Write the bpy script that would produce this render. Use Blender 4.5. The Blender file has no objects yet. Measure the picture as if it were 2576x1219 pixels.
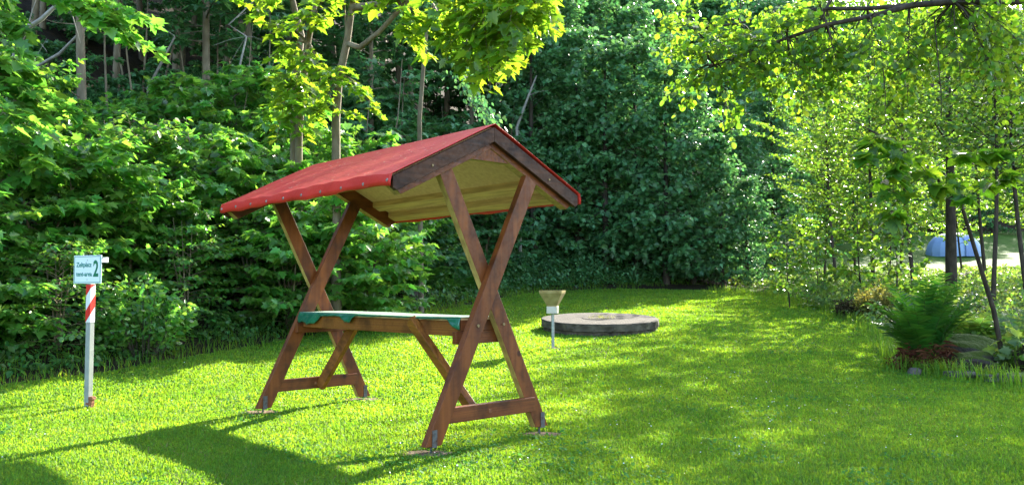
import bpy, bmesh, math, random
import numpy as np
from mathutils import Vector, Matrix
R_ = math.radians
C = bpy.context.scene.collection
S = bpy.context.scene

# ------------------------------------------------------------------ camera, sky, sun, exposure
CAM_H = 1.10
PITCH, ROLL = R_(3.218), R_(0.293)
cam = bpy.data.cameras.new('camera'); camo = bpy.data.objects.new('camera', cam); C.objects.link(camo)
cam.lens = 36 * 2054.76 / 2576; cam.sensor_width = 36; cam.clip_end = 1000; cam.clip_start = 0.05
fw = Vector((0, math.cos(PITCH), math.sin(PITCH))); up = Vector((0, -math.sin(PITCH), math.cos(PITCH))); ri = Vector((1, 0, 0))
r2 = ri * math.cos(ROLL) - up * math.sin(ROLL); u2 = up * math.cos(ROLL) + ri * math.sin(ROLL)
camo.matrix_world = Matrix(((r2.x, u2.x, -fw.x, 0), (r2.y, u2.y, -fw.y, 0), (r2.z, u2.z, -fw.z, CAM_H), (0, 0, 0, 1)))
S.camera = camo

SUN_AZ, SUN_EL = 31.0, 26.0
w = bpy.data.worlds.new('World'); S.world = w; w.use_nodes = True
nt = w.node_tree; bg = nt.nodes['Background']
sky = nt.nodes.new('ShaderNodeTexSky'); sky.sky_type = 'NISHITA'; sky.sun_disc = False
sky.sun_elevation = R_(SUN_EL); sky.sun_rotation = R_(SUN_AZ); sky.air_density = 1.0; sky.dust_density = 1.5
nt.links.new(sky.outputs[0], bg.inputs[0]); bg.inputs[1].default_value = 0.15
sl = bpy.data.lights.new('sun', 'SUN'); sl.energy = 4.2; sl.angle = R_(0.5); sl.color = (1.0, 0.94, 0.80)
so = bpy.data.objects.new('sun', sl); C.objects.link(so)
sd = Vector((math.sin(R_(SUN_AZ)) * math.cos(R_(SUN_EL)), math.cos(R_(SUN_AZ)) * math.cos(R_(SUN_EL)), math.sin(R_(SUN_EL))))
so.rotation_euler = sd.to_track_quat('Z', 'Y').to_euler(); so.location = sd * 60
S.view_settings.view_transform = 'Standard'; S.view_settings.look = 'None'
S.view_settings.exposure = 2.55; S.view_settings.gamma = 1.0
S.cycles.max_bounces = 8; S.cycles.diffuse_bounces = 4; S.cycles.transmission_bounces = 5; S.cycles.glossy_bounces = 3
S.cycles.use_denoising = True; S.render.filter_size = 1.1

# ------------------------------------------------------------------ helpers
def mat(name, col, rough=0.7, col2=None, scale=6.0, bump=0.0, bscale=40.0, metal=0.0, spec=0.4, stretch=None, thr=(0.35, 0.65), detail=6):
    m = bpy.data.materials.new(name); m.use_nodes = True; n = m.node_tree; L = n.links
    p = n.nodes['Principled BSDF']
    p.inputs['Base Color'].default_value = (*col, 1); p.inputs['Roughness'].default_value = rough
    p.inputs['Metallic'].default_value = metal; p.inputs['Specular IOR Level'].default_value = spec
    tc = n.nodes.new('ShaderNodeTexCoord'); mp = n.nodes.new('ShaderNodeMapping'); L.new(tc.outputs['Object'], mp.inputs[0])
    if stretch: mp.inputs['Scale'].default_value = stretch
    if col2:
        t = n.nodes.new('ShaderNodeTexNoise'); t.inputs['Scale'].default_value = scale; t.inputs['Detail'].default_value = detail
        L.new(mp.outputs[0], t.inputs['Vector'])
        r = n.nodes.new('ShaderNodeValToRGB'); r.color_ramp.elements[0].position = thr[0]; r.color_ramp.elements[1].position = thr[1]
        r.color_ramp.elements[0].color = (*col, 1); r.color_ramp.elements[1].color = (*col2, 1)
        L.new(t.outputs[0], r.inputs[0]); L.new(r.outputs[0], p.inputs['Base Color'])
    if bump:
        t2 = n.nodes.new('ShaderNodeTexNoise'); t2.inputs['Scale'].default_value = bscale; t2.inputs['Detail'].default_value = 5
        L.new(mp.outputs[0], t2.inputs['Vector']); b = n.nodes.new('ShaderNodeBump'); b.inputs['Strength'].default_value = bump
        b.inputs['Distance'].default_value = 0.02; L.new(t2.outputs[0], b.inputs['Height']); L.new(b.outputs[0], p.inputs['Normal'])
    return m

def leafmat(name, col, trans, fac=0.45, rough=0.42, var=0.5, hue=0.03, spec=0.45, patch=False):
    m = bpy.data.materials.new(name); m.use_nodes = True; n = m.node_tree; L = n.links
    p = n.nodes['Principled BSDF']; out = n.nodes['Material Output']
    p.inputs['Roughness'].default_value = rough; p.inputs['Specular IOR Level'].default_value = spec
    g = n.nodes.new('ShaderNodeNewGeometry')
    mr = n.nodes.new('ShaderNodeMapRange'); mr.inputs['To Min'].default_value = 1 - var; mr.inputs['To Max'].default_value = 1 + var * 0.6
    L.new(g.outputs['Random Per Island'], mr.inputs['Value'])
    mm = n.nodes.new('ShaderNodeMath'); mm.operation = 'MULTIPLY_ADD'; mm.inputs[1].default_value = 7.31; mm.inputs[2].default_value = 0.0
    fr = n.nodes.new('ShaderNodeMath'); fr.operation = 'FRACT'
    L.new(g.outputs['Random Per Island'], mm.inputs[0]); L.new(mm.outputs[0], fr.inputs[0])
    mh = n.nodes.new('ShaderNodeMapRange'); mh.inputs['To Min'].default_value = 0.5 - hue; mh.inputs['To Max'].default_value = 0.5 + hue * 0.6
    L.new(fr.outputs[0], mh.inputs['Value'])
    def hsv(c):
        h = n.nodes.new('ShaderNodeHueSaturation'); h.inputs['Color'].default_value = (*c, 1)
        L.new(mh.outputs[0], h.inputs['Hue']); L.new(mr.outputs[0], h.inputs['Value']); return h
    a = hsv(col); b = hsv(trans)
    L.new(a.outputs[0], p.inputs['Base Color'])
    if patch:
        tc = n.nodes.new('ShaderNodeTexCoord'); outs = []
        pn_ = n.nodes.new('ShaderNodeTexNoise'); pn_.inputs['Scale'].default_value = 1.1; pn_.inputs['Detail'].default_value = 6; pn_.inputs['Roughness'].default_value = .65; L.new(tc.outputs['Object'], pn_.inputs['Vector'])
        rp = n.nodes.new('ShaderNodeValToRGB'); e = rp.color_ramp.elements; e[0].position = .32; e[0].color = (.62, .72, .75, 1); e[1].position = .68; e[1].color = (1.18, 1.02, 1.1, 1); L.new(pn_.outputs[0], rp.inputs[0])
        for h in (a, b):
            mu = n.nodes.new('ShaderNodeMixRGB'); mu.blend_type = 'MULTIPLY'; mu.inputs[0].default_value = 1; L.new(h.outputs[0], mu.inputs[1]); L.new(rp.outputs[0], mu.inputs[2]); outs.append(mu)
        a, b = outs; L.new(a.outputs[0], p.inputs['Base Color'])
    t = n.nodes.new('ShaderNodeBsdfTranslucent'); L.new(b.outputs[0], t.inputs['Color'])
    mx = n.nodes.new('ShaderNodeMixShader'); mx.inputs[0].default_value = fac
    L.new(p.outputs[0], mx.inputs[1]); L.new(t.outputs[0], mx.inputs[2]); L.new(mx.outputs[0], out.inputs['Surface'])
    return m

def tag(o, label=None, cat=None, group=None, kind=None):
    if label: o['label'] = label
    if cat: o['category'] = cat
    if group: o['group'] = group
    if kind: o['kind'] = kind
    return o

def empty(name, loc=(0, 0, 0), rz=0, label=None, cat=None, group=None):
    o = bpy.data.objects.new(name, None); C.objects.link(o); o.location = loc; o.rotation_euler = (0, 0, rz)
    o.empty_display_size = 0.1
    return tag(o, label, cat, group)

def link(name, me, m=None, parent=None):
    o = bpy.data.objects.new(name, me); C.objects.link(o)
    if m: 
        if len(me.materials) == 0: me.materials.append(m)
    if parent: o.parent = parent
    return o

def np_mesh(name, V, loops, sizes, smooth=False):
    me = bpy.data.meshes.new(name)
    V = np.asarray(V, dtype=np.float32); loops = np.asarray(loops, dtype=np.int32); sizes = np.asarray(sizes, dtype=np.int32)
    me.vertices.add(len(V)); me.vertices.foreach_set('co', V.ravel())
    me.loops.add(len(loops)); me.loops.foreach_set('vertex_index', loops)
    me.polygons.add(len(sizes)); st = np.zeros(len(sizes), dtype=np.int32); st[1:] = np.cumsum(sizes)[:-1]
    me.polygons.foreach_set('loop_start', st); me.polygons.foreach_set('loop_total', sizes)
    if smooth: me.polygons.foreach_set('use_smooth', np.ones(len(sizes), dtype=bool))
    me.update(calc_edges=True); return me

class MB:
    """collects solid pieces, builds ONE mesh object"""
    def __init__(s): s.v = []; s.f = []; s.mi = []; s.cur = 0
    def add(s, vs, fs):
        o = len(s.v); s.v += [tuple(v) for v in vs]; s.f += [tuple(i + o for i in f) for f in fs]; s.mi += [s.cur] * len(fs)
    def box(s, c, d, M=None):
        c = Vector(c); vs = []
        for x in (-1, 1):
            for y in (-1, 1):
                for z in (-1, 1):
                    v = Vector((x * d[0] / 2, y * d[1] / 2, z * d[2] / 2))
                    vs.append(c + (M @ v if M else v))
        s.add(vs, [(0, 1, 3, 2), (4, 6, 7, 5), (0, 4, 5, 1), (2, 3, 7, 6), (0, 2, 6, 4), (1, 5, 7, 3)])
    def bar(s, a, b, wd, th, side=(0, 0, 1)):
        a, b = Vector(a), Vector(b); d = (b - a); L = d.length; d.normalize(); n = Vector(side); y = n.cross(d).normalized(); n = d.cross(y).normalized()
        M = Matrix((d, y, n)).transposed(); s.box((a + b) / 2, (L, wd, th), M)
    def prism(s, poly, axis, t0, t1):
        """poly in the two other axes; axis 0/1/2 extruded from t0 to t1"""
        n = len(poly); vs = []
        for t in (t0, t1):
            for p in poly:
                q = [0, 0, 0]; o = [k for k in range(3) if k != axis]; q[o[0]], q[o[1]] = p; q[axis] = t; vs.append(q)
        s.add(vs, [tuple(range(n - 1, -1, -1)), tuple(range(n, 2 * n))] + [(i, (i + 1) % n, n + (i + 1) % n, n + i) for i in range(n)])
    def tube(s, pts, rad, n=8, cap=True):
        pts = [Vector(p) for p in pts]; rad = rad if hasattr(rad, '__len__') else [rad] * len(pts); vs = []; prev = None
        for i, p in enumerate(pts):
            d = (pts[min(i + 1, len(pts) - 1)] - pts[max(i - 1, 0)]).normalized()
            if prev is None: a = d.orthogonal().normalized()
            else: a = (prev - d * prev.dot(d)).normalized()
            prev = a; b = d.cross(a)
            vs += [p + (a * math.cos(2 * math.pi * k / n) + b * math.sin(2 * math.pi * k / n)) * rad[i] for k in range(n)]
        fs = [(i * n + k, i * n + (k + 1) % n, (i + 1) * n + (k + 1) % n, (i + 1) * n + k) for i in range(len(pts) - 1) for k in range(n)]
        if cap: fs += [tuple(range(n - 1, -1, -1)), tuple((len(pts) - 1) * n + k for k in range(n))]
        s.add(vs, fs)
    def disc(s, c, nrm, r, t, n=12):
        c = Vector(c); nrm = Vector(nrm).normalized(); s.tube([c, c + nrm * t], [r, r * 0.85], n)
    def mesh(s, name, smooth=False):
        me = bpy.data.meshes.new(name); me.from_pydata(s.v, [], s.f); 
        bm = bmesh.new(); bm.from_mesh(me); bmesh.ops.recalc_face_normals(bm, faces=bm.faces); bm.to_mesh(me); bm.free()
        if smooth:
            me.polygons.foreach_set('use_smooth', [True] * len(me.polygons))
        me.update(); return me
    def build(s, name, m, parent=None, smooth=False, bevel=0.0):
        o = link(name, s.mesh(name, smooth), m, parent)
        if bevel:
            b = o.modifiers.new('b', 'BEVEL'); b.width = bevel; b.segments = 2; b.limit_method = 'ANGLE'
        return o

# ------------------------------------------------------------------ terrain
EDGE = np.array([(-60, -42), (-14, -2), (-8.6, 5.2), (-5.6, 8.5), (-4.7, 9.5), (-3.55, 12.2), (-1.6, 17.0), (0.7, 22.9), (3.2, 24.3), (7.0, 26.5), (12.5, 45), (18, 66), (60, 74), (160, 80)], float)
LAWN = np.array([(-8.6, 5.2), (-5.6, 8.5), (-4.7, 9.5), (-3.55, 12.2), (-1.6, 17.0), (0.7, 22.9), (3.2, 24.2), (5.8, 23.6), (6.9, 21.6), (6.6, 17.0), (6.1, 13.3), (5.3, 11.2), (4.7, 9.7), (5.3, 8.7), (7.0, 8.2), (9.0, 5.0), (9.0, -6), (-14, -6), (-14, -2)], float)
def seg_dist(P, A):
    """signed distance to open polyline; positive on its left"""
    best = np.full(len(P), 1e9); sg = np.ones(len(P))
    for a, b in zip(A[:-1], A[1:]):
        d = b - a; t = np.clip(((P - a) @ d) / (d @ d), 0, 1); q = a + t[:, None] * d; r = P - q; L = np.hypot(r[:, 0], r[:, 1])
        m = L < best; cr = d[0] * (P[:, 1] - a[1]) - d[1] * (P[:, 0] - a[0]); best = np.where(m, L, best); sg = np.where(m, np.sign(cr), sg)
    return best * sg
def inside(P, A):
    r = np.zeros(len(P), bool); n = len(A); j = n - 1
    for i in range(n):
        xi, yi = A[i]; xj, yj = A[j]
        c = ((yi > P[:, 1]) != (yj > P[:, 1])) & (P[:, 0] < (xj - xi) * (P[:, 1] - yi) / (yj - yi + 1e-12) + xi); r ^= c; j = i
    return r
def soft(x, k): return np.logaddexp(0, x / k) * k
def hgt(x, y):
    x = np.atleast_1d(np.asarray(x, float)); y = np.atleast_1d(np.asarray(y, float)); P = np.stack([x, y], 1)
    h = 0.065 * (soft(y - 8.0, 0.5)) + 0.055 * soft(y - 38, 2.0)
    d = seg_dist(P, EDGE)
    h = h + np.minimum(0.58 * soft(d - 0.5, 0.35), 34)
    out = ~inside(P, LAWN)
    wob = 0.06 * np.sin(x * 2.1 + y * 1.3) + 0.05 * np.sin(x * 0.9 - y * 2.7) + .25 * np.sin(x * .31 + 1) * np.sin(y * .27)
    amp = np.clip(np.abs(d) / 3, 0, 1) * out
    amp = np.where((d > 0) | (x > 7), amp, 0)
    h = h + wob * amp
    h = h + 0.012 * np.sin(x * 1.1 + .5) * np.sin(y * .8) * (y < 24)
    return h
def H1(x, y): return float(hgt(x, y)[0])

xs = np.concatenate([np.linspace(-120, -15, 22)[:-1], np.arange(-15, 18, 0.3), np.linspace(18, 150, 28)])
ys = np.concatenate([np.linspace(-40, -1, 10)[:-1], np.arange(-1, 34, 0.3), np.linspace(34.3, 170, 36)])
X, Y = np.meshgrid(xs, ys); P = np.stack([X.ravel(), Y.ravel()], 1); Z = hgt(P[:, 0], P[:, 1])
V = np.column_stack([P, Z]); nx, ny = len(xs), len(ys)
ii, jj = np.meshgrid(np.arange(nx - 1), np.arange(ny - 1)); a = (jj * nx + ii).ravel()
F = np.column_stack([a, a + 1, a + 1 + nx, a + nx])
cen = V[F].mean(1)[:, :2]; inl = inside(cen, LAWN)
far_meadow = (seg_dist(cen, EDGE) < -0.5) & (cen[:, 1] > 34) & (cen[:, 0] > 12)
def sub_mesh(name, mask):
    f = F[mask]; u, inv = np.unique(f.ravel(), return_inverse=True)
    return np_mesh(name, V[u], inv, np.full(len(f), 4), True)
M_lawn = mat('lawn_soil', (0.045, 0.075, 0.010), 0.9, (0.09, 0.13, 0.02), 3.0, 0.6, 60, spec=0.1)
M_litter = mat('leaf_litter', (0.010, 0.009, 0.005), 0.95, (0.035, 0.024, 0.012), 9.0, 0.8, 35, spec=0.1)
M_meadow = mat('meadow_grass', (0.035, 0.085, 0.007), 0.9, (0.06, 0.12, 0.012), 2.0, 0.6, 50, spec=0.1)
tag(link('lawn', sub_mesh('lawn', inl), M_lawn), kind='structure')
tag(link('meadow', sub_mesh('meadow', far_meadow), M_meadow), kind='structure')
tag(link('hillside', sub_mesh('hillside', ~inl & ~far_meadow), M_litter), kind='structure')

# ------------------------------------------------------------------ grass (countless: one object)
rng = np.random.default_rng(5)
def vnoise(x, y, s, seed=0):
    r = np.random.default_rng(seed); G = r.random((64, 64)); x = x * s; y = y * s
    xi = np.floor(x).astype(int); yi = np.floor(y).astype(int); fx = x - xi; fy = y - yi; fx = fx * fx * (3 - 2 * fx); fy = fy * fy * (3 - 2 * fy)
    g = lambda a, b: G[a % 64, b % 64]
    return (g(xi, yi) * (1 - fx) + g(xi + 1, yi) * fx) * (1 - fy) + (g(xi, yi + 1) * (1 - fx) + g(xi + 1, yi + 1) * fx) * fy
SX, SY = -0.17288, 5.90028            # table origin (near frame) on the ground
UD = np.array([0.68089, -0.73238]); VD = np.array([0.73238, 0.68089]); YAW = math.atan2(UD[1], UD[0])
TL = 2.449; TA = 0.537
FEET = [np.array([SX, SY]) + UD * u + VD * v for u in (0, -TL) for v in (-TA, TA)]
DISC = (1.50, 14.10); ASH = (0.579, 11.763); POST = (-3.93, 7.63)
def grass_field():
    N = 1100000
    # density ~ 1/d^2 within the camera's view wedge (a little wider)
    d = np.exp(rng.uniform(math.log(3.6), math.log(25), N)); t = rng.uniform(-0.80, 0.80, N)
    x = d * t; y = d
    keep = inside(np.stack([x, y], 1), LAWN)
    for f in FEET + [np.array(ASH)]:
        rr = np.hypot((x - f[0]) / 1.5, (y - f[1]) ) ; keep &= rr > (0.085 + 0.11 * rng.random(N)) * (0.6 if f[1] > 11 else 1)
    keep &= np.hypot(x - DISC[0], y - DISC[1]) > 1.0
    x, y, d = x[keep], y[keep], d[keep]; n = len(x)
    z = hgt(x, y)
    patch = vnoise(x + 50, y + 50, 1.6, 1) * .6 + vnoise(x + 50, y + 50, 5.0, 2) * .4
    L = (0.012 + 0.030 * patch) * rng.uniform(.6, 1.35, n) * (1 + 0.012 * d)
    W = 0.00105 * d ** .78 * rng.uniform(.7, 1.3, n)
    az = rng.uniform(0, 2 * np.pi, n); lean = rng.uniform(0.05, 0.85, n)
    # width direction roughly across
    wa = az + np.pi / 2
    dx, dy = np.cos(az), np.sin(az); wx, wy = np.cos(wa) * W, np.sin(wa) * W
    p0 = np.stack([x - wx, y - wy, z - .004], 1); p1 = np.stack([x + wx, y + wy, z - .004], 1)
    m = L * .55; hx = lean * .35 * L; 
    p2 = np.stack([x + dx * hx + wx * .8, y + dy * hx + wy * .8, z + m], 1); p3 = np.stack([x + dx * hx - wx * .8, y + dy * hx - wy * .8, z + m], 1)
    p4 = np.stack([x + dx * lean * L, y + dy * lean * L, z + L * (1 - .35 * lean)], 1)
    V = np.stack([p0, p1, p2, p3, p4], 1).reshape(-1, 3); b = np.arange(n)[:, None] * 5
    loops = np.concatenate([b + np.array([[0, 1, 2, 3]]), b + np.array([[3, 2, 4]])], 1).ravel()
    return np_mesh('grass', V, loops, np.tile([4, 3], n))
M_grass = leafmat('grass_blade', (0.085, 0.245, 0.026), (0.31, 0.56, 0.020), 0.52, 0.55, 0.4, 0.03, 0.25, patch=True)
tag(link('grass', grass_field(), M_grass), 'short mown green grass of the sunlit lawn', 'grass', kind='stuff')

def tufts(name, n, kind_, m, label, seed):
    r = np.random.default_rng(seed); d = np.exp(r.uniform(math.log(3.8), math.log(18), n)); x = d * r.uniform(-.78, .78, n); y = d
    g = vnoise(x + 70, y + 70, 1.9 if kind_ == 'clover' else .9, seed); k = inside(np.stack([x, y], 1), LAWN) & (g > (.66 if kind_ == 'clover' else .35)) & (np.hypot(x - DISC[0], y - DISC[1]) > 1.05); x, y, d = x[k], y[k], d[k]; N = len(x); z = hgt(x, y)
    if kind_ == 'clover':
        a = r.uniform(0, 6.28, N); s = r.uniform(.006, .011, N) * (1 + .04 * d); V = []; L = []
        c = np.stack([x, y, z + r.uniform(.018, .04, N)], 1); nn = r.normal(size=(N, 2)) * .35
        P = [c]
        for q in range(6):
            t = a + q * 1.0472; dx, dy = np.cos(t) * s, np.sin(t) * s; P.append(c + np.stack([dx, dy, dx * nn[:, 0] + dy * nn[:, 1]], 1))
        V = np.stack(P[1:], 1).reshape(-1, 3); return tag(link(name, np_mesh(name, V, np.arange(N * 6), np.full(N, 6)), m), label, 'clover', kind='stuff')
    L = r.uniform(.02, .05, N); a = r.uniform(0, 6.28, N); w_ = .0012 * d ** .75; c, s = np.cos(a), np.sin(a); le = r.uniform(.5, 1.6, N)
    p0 = np.stack([x - s * w_, y + c * w_, z], 1); p1 = np.stack([x + s * w_, y - c * w_, z], 1); p2 = np.stack([x + c * L * le, y + s * L * le, z + L * .7], 1)
    return tag(link(name, np_mesh(name, np.stack([p0, p1, p2], 1).reshape(-1, 3), np.arange(N * 3), np.full(N, 3)), m), label, 'grass', kind='stuff')
tufts('clover', 30000, 'clover', leafmat('clover_leaf', (.05, .19, .035), (.14, .40, .05), .4, .7, .3, .02, .15), 'small patches of clover mixed into the mown lawn', 31)
tufts('dry_grass', 18000, 'dry', leafmat('dry_blade', (.30, .24, .10), (.40, .32, .12), .4, .6, .4, .02, .2), 'scattered dry straw-coloured blades in the lawn', 33)

# little white daisies in the lawn (countless specks): one object
def daisies():
    c = [(1.7, 7.2, .9, 60), (2.6, 8.4, 1.1, 60), (-0.2, 5.2, .5, 22), (-3.0, 6.8, 1.2, 40), (.9, 5.6, .7, 25), (-2, 7.8, 1.6, 30), (3.0, 6.2, .8, 30), (-3.8, 5.6, .6, 18)]
    mb = MB()
    for cx, cy, s, k in c:
        for _ in range(k):
            x = cx + rng.normal() * s; y = cy + rng.normal() * s * .8
            if y < 4 or not inside(np.array([[x, y]]), LAWN)[0]: continue
            z = H1(x, y) + .03 + rng.random() * .015; r = .004 + .002 * rng.random()
            t = Vector((rng.normal() * .4, rng.normal() * .4, 1)).normalized()
            a = t.orthogonal().normalized(); b = t.cross(a)
            q = Vector((x, y, z)); mb.add([q + (a * math.cos(h * 1.047) + b * math.sin(h * 1.047)) * r for h in range(6)], [(0, 1, 2, 3, 4, 5)])
    return mb.mesh('daisies')
tag(link('daisies', daisies(), mat('petal', (.75, .75, .72), .6)), 'tiny white daisies dotted over the lawn', 'daisies', kind='stuff')

# ------------------------------------------------------------------ roofed table
def woodmat(name, c1, c2, rough=.5, axis=0, spec=.45, knots=True):
    m = bpy.data.materials.new(name); m.use_nodes = True; n = m.node_tree; L = n.links; p = n.nodes['Principled BSDF']
    tc = n.nodes.new('ShaderNodeTexCoord'); mp = n.nodes.new('ShaderNodeMapping'); L.new(tc.outputs['Generated'], mp.inputs[0])
    s = [14, 14, 14]; s[axis] = 1.3; mp.inputs['Scale'].default_value = s
    oi = n.nodes.new('ShaderNodeObjectInfo'); ad = n.nodes.new('ShaderNodeVectorMath'); ad.operation = 'ADD'
    L.new(mp.outputs[0], ad.inputs[0]); L.new(oi.outputs['Random'], ad.inputs[1])
    t = n.nodes.new('ShaderNodeTexNoise'); t.inputs['Scale'].default_value = 1.2; t.inputs['Detail'].default_value = 8; t.inputs['Distortion'].default_value = .6
    L.new(ad.outputs[0], t.inputs['Vector'])
    r = n.nodes.new('ShaderNodeValToRGB'); e = r.color_ramp.elements; e[0].position = .3; e[0].color = (*c1, 1); e[1].position = .68; e[1].color = (*c2, 1)
    L.new(t.outputs[0], r.inputs[0])
    t3 = n.nodes.new('ShaderNodeTexNoise'); t3.inputs['Scale'].default_value = 5; t3.inputs['Detail'].default_value = 3; L.new(tc.outputs['Object'], t3.inputs['Vector'])
    r3 = n.nodes.new('ShaderNodeValToRGB'); e = r3.color_ramp.elements; e[0].position = .33; e[0].color = (.25, .22, .2, 1); e[1].position = .52; e[1].color = (1, 1, 1, 1)
    L.new(t3.outputs[0], r3.inputs[0])
    mx = n.nodes.new('ShaderNodeMixRGB'); mx.blend_type = 'MULTIPLY'; mx.inputs[0].default_value = .75; L.new(r.outputs[0], mx.inputs[1]); L.new(r3.outputs[0], mx.inputs[2])
    vo = n.nodes.new('ShaderNodeTexVoronoi'); vo.inputs['Scale'].default_value = 4.2; vo.inputs['Randomness'].default_value = 1; L.new(tc.outputs['Object'], vo.inputs['Vector'])
    rk = n.nodes.new('ShaderNodeValToRGB'); e = rk.color_ramp.elements; e[0].position = .07; e[0].color = (.12, .10, .09, 1); e[1].position = .13; e[1].color = (1, 1, 1, 1); L.new(vo.outputs['Distance'], rk.inputs[0])
    mk = n.nodes.new('ShaderNodeMixRGB'); mk.blend_type = 'MULTIPLY'; mk.inputs[0].default_value = .8; L.new(mx.outputs[0], mk.inputs[1]); L.new(rk.outputs[0], mk.inputs[2]); mx = mk
    t5 = n.nodes.new('ShaderNodeTexNoise'); t5.inputs['Scale'].default_value = 45; t5.inputs['Detail'].default_value = 4; L.new(tc.outputs['Object'], t5.inputs['Vector'])
    mr = n.nodes.new('ShaderNodeMapRange'); mr.inputs['From Min'].default_value = .3; mr.inputs['From Max'].default_value = .7; mr.inputs['To Min'].default_value = rough - .16; mr.inputs['To Max'].default_value = rough + .18; L.new(t5.outputs[0], mr.inputs[0]); L.new(mr.outputs[0], p.inputs['Roughness'])
    L.new(mx.outputs[0], p.inputs['Base Color']); p.inputs['Specular IOR Level'].default_value = spec
    b = n.nodes.new('ShaderNodeBump'); b.inputs['Strength'].default_value = .25; b.inputs['Distance'].default_value = .004; L.new(t.outputs[0], b.inputs['Height']); L.new(b.outputs[0], p.inputs['Normal'])
    return m
W_leg = woodmat('stained_wood_upright', (.080, .018, .0035), (.215, .060, .0095), axis=2, spec=.3)
W_long = woodmat('stained_wood_long', (.12, .037, .006), (.28, .10, .016), axis=0, spec=.3)
W_cross = woodmat('stained_wood_cross', (.075, .018, .004), (.20, .055, .010), axis=1, spec=.3)
W_dark = woodmat('dark_stained_board', (.030, .011, .005), (.085, .032, .013), axis=1, rough=.6, spec=.25)
W_ply = mat('weathered_plywood', (.56, .36, .17), .75, (.47, .29, .13), 30, .15, 90, spec=.25)
W_bat = mat('pale_batten_wood', (.58, .38, .15), .75, (.38, .24, .10), 10, .2, 60, spec=.25, stretch=(.3, 4, 4))
M_red = mat('red_tarpaulin', (.56, .032, .018), .5, (.47, .024, .015), 3.5, .3, 14, spec=.3, thr=(.3, .7))
def dirty(m, col, scale, lo, hi, stretch=(1, 1, 1)):
    """dust and scuffs of their own colour laid over a material"""
    n = m.node_tree; L = n.links; p = n.nodes['Principled BSDF']; src = p.inputs['Base Color'].links[0].from_socket
    tc = n.nodes.new('ShaderNodeTexCoord'); mp = n.nodes.new('ShaderNodeMapping'); mp.inputs['Scale'].default_value = stretch; mp.inputs['Rotation'].default_value = (0, 0, .35); L.new(tc.outputs['Object'], mp.inputs[0])
    t = n.nodes.new('ShaderNodeTexNoise'); t.inputs['Scale'].default_value = scale; t.inputs['Detail'].default_value = 9; t.inputs['Roughness'].default_value = .7; L.new(mp.outputs[0], t.inputs['Vector'])
    r = n.nodes.new('ShaderNodeValToRGB'); r.color_ramp.elements[0].position = lo; r.color_ramp.elements[1].position = hi; r.color_ramp.elements[0].color = (0, 0, 0, 1); r.color_ramp.elements[1].color = (.55, .55, .55, 1); L.new(t.outputs[0], r.inputs[0])
    mx = n.nodes.new('ShaderNodeMixRGB'); mx.inputs[2].default_value = (*col, 1); L.new(r.outputs[0], mx.inputs[0]); L.new(src, mx.inputs[1]); L.new(mx.outputs[0], p.inputs['Base Color'])
dirty(M_red, (.52, .17, .12), 9, .60, .80, (.35, 3, 3)); 
M_green = mat('green_tarpaulin', (.004, .085, .050), .28, (.008, .14, .065), 7, .35, 16, spec=.6)
M_zinc = mat('galvanised_steel', (.11, .11, .11), .65, (.07, .035, .02), 30, .1, 60, metal=.5, thr=(.5, .72))
M_bolt = mat('brass_bolt', (.22, .16, .08), .5, metal=.7)
M_wash = mat('steel_washer', (.42, .40, .36), .4, (.25, .2, .15), 40, metal=.6)
M_rust = mat('rust', (.16, .055, .025), .85, (.30, .13, .06), 30, .4, 60)

T = empty('roofed_table', (SX, SY, 0), YAW, 'long brown timber table on crossed legs under a red gabled tarpaulin roof', 'table')
RT, EV, WV = 2.275, 0.893, 1.836; SLP = (RT - WV) / EV
UN, UF = 0.075, -TL - 0.075
def roofw(v, off=0.0): return RT - SLP * abs(v) - off
W_bounce = mat('bare_wood_grass_bounce', (.42, .30, .085), .7, (.26, .17, .05), 8, .15, 60, spec=.25, stretch=(3, 3, .5))  # bare wood tone, yellowed to carry light bounced off the lawn
def bounce_under(o):
    """down-facing sides: bare wood with the grass bounce painted into its yellow"""
    o.data.materials.append(W_bounce)
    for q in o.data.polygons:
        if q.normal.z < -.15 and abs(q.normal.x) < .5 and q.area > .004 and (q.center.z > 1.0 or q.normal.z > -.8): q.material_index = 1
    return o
def leg_poly(vb, vt, half=.060):
    """polygon (v,w): bottom at vb,w=.05 ; upper end cut along the rafter's underside"""
    w0, wt = .055, 1.9; dv, dw = vt - vb, wt - w0; L = math.hypot(dv, dw); nv, nw = dw / L, -dv / L
    def line(sgn):
        pv, pw = vb + nv * half * sgn, w0 + nw * half * sgn
        # bottom at w = w0
        t = (w0 - pw) / dw; b = (pv + dv * t, w0)
        # top where w = RT-.165-SLP*|v|
        off = .165; s = 1 if vt > 0 else -1
        t = (RT - off - SLP * s * pv - pw) / (dw + SLP * s * dv); return b, (pv + dv * t, pw + dw * t)
    b1, t1 = line(1); b2, t2 = line(-1); return [b1, t1, t2, b2]
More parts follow.
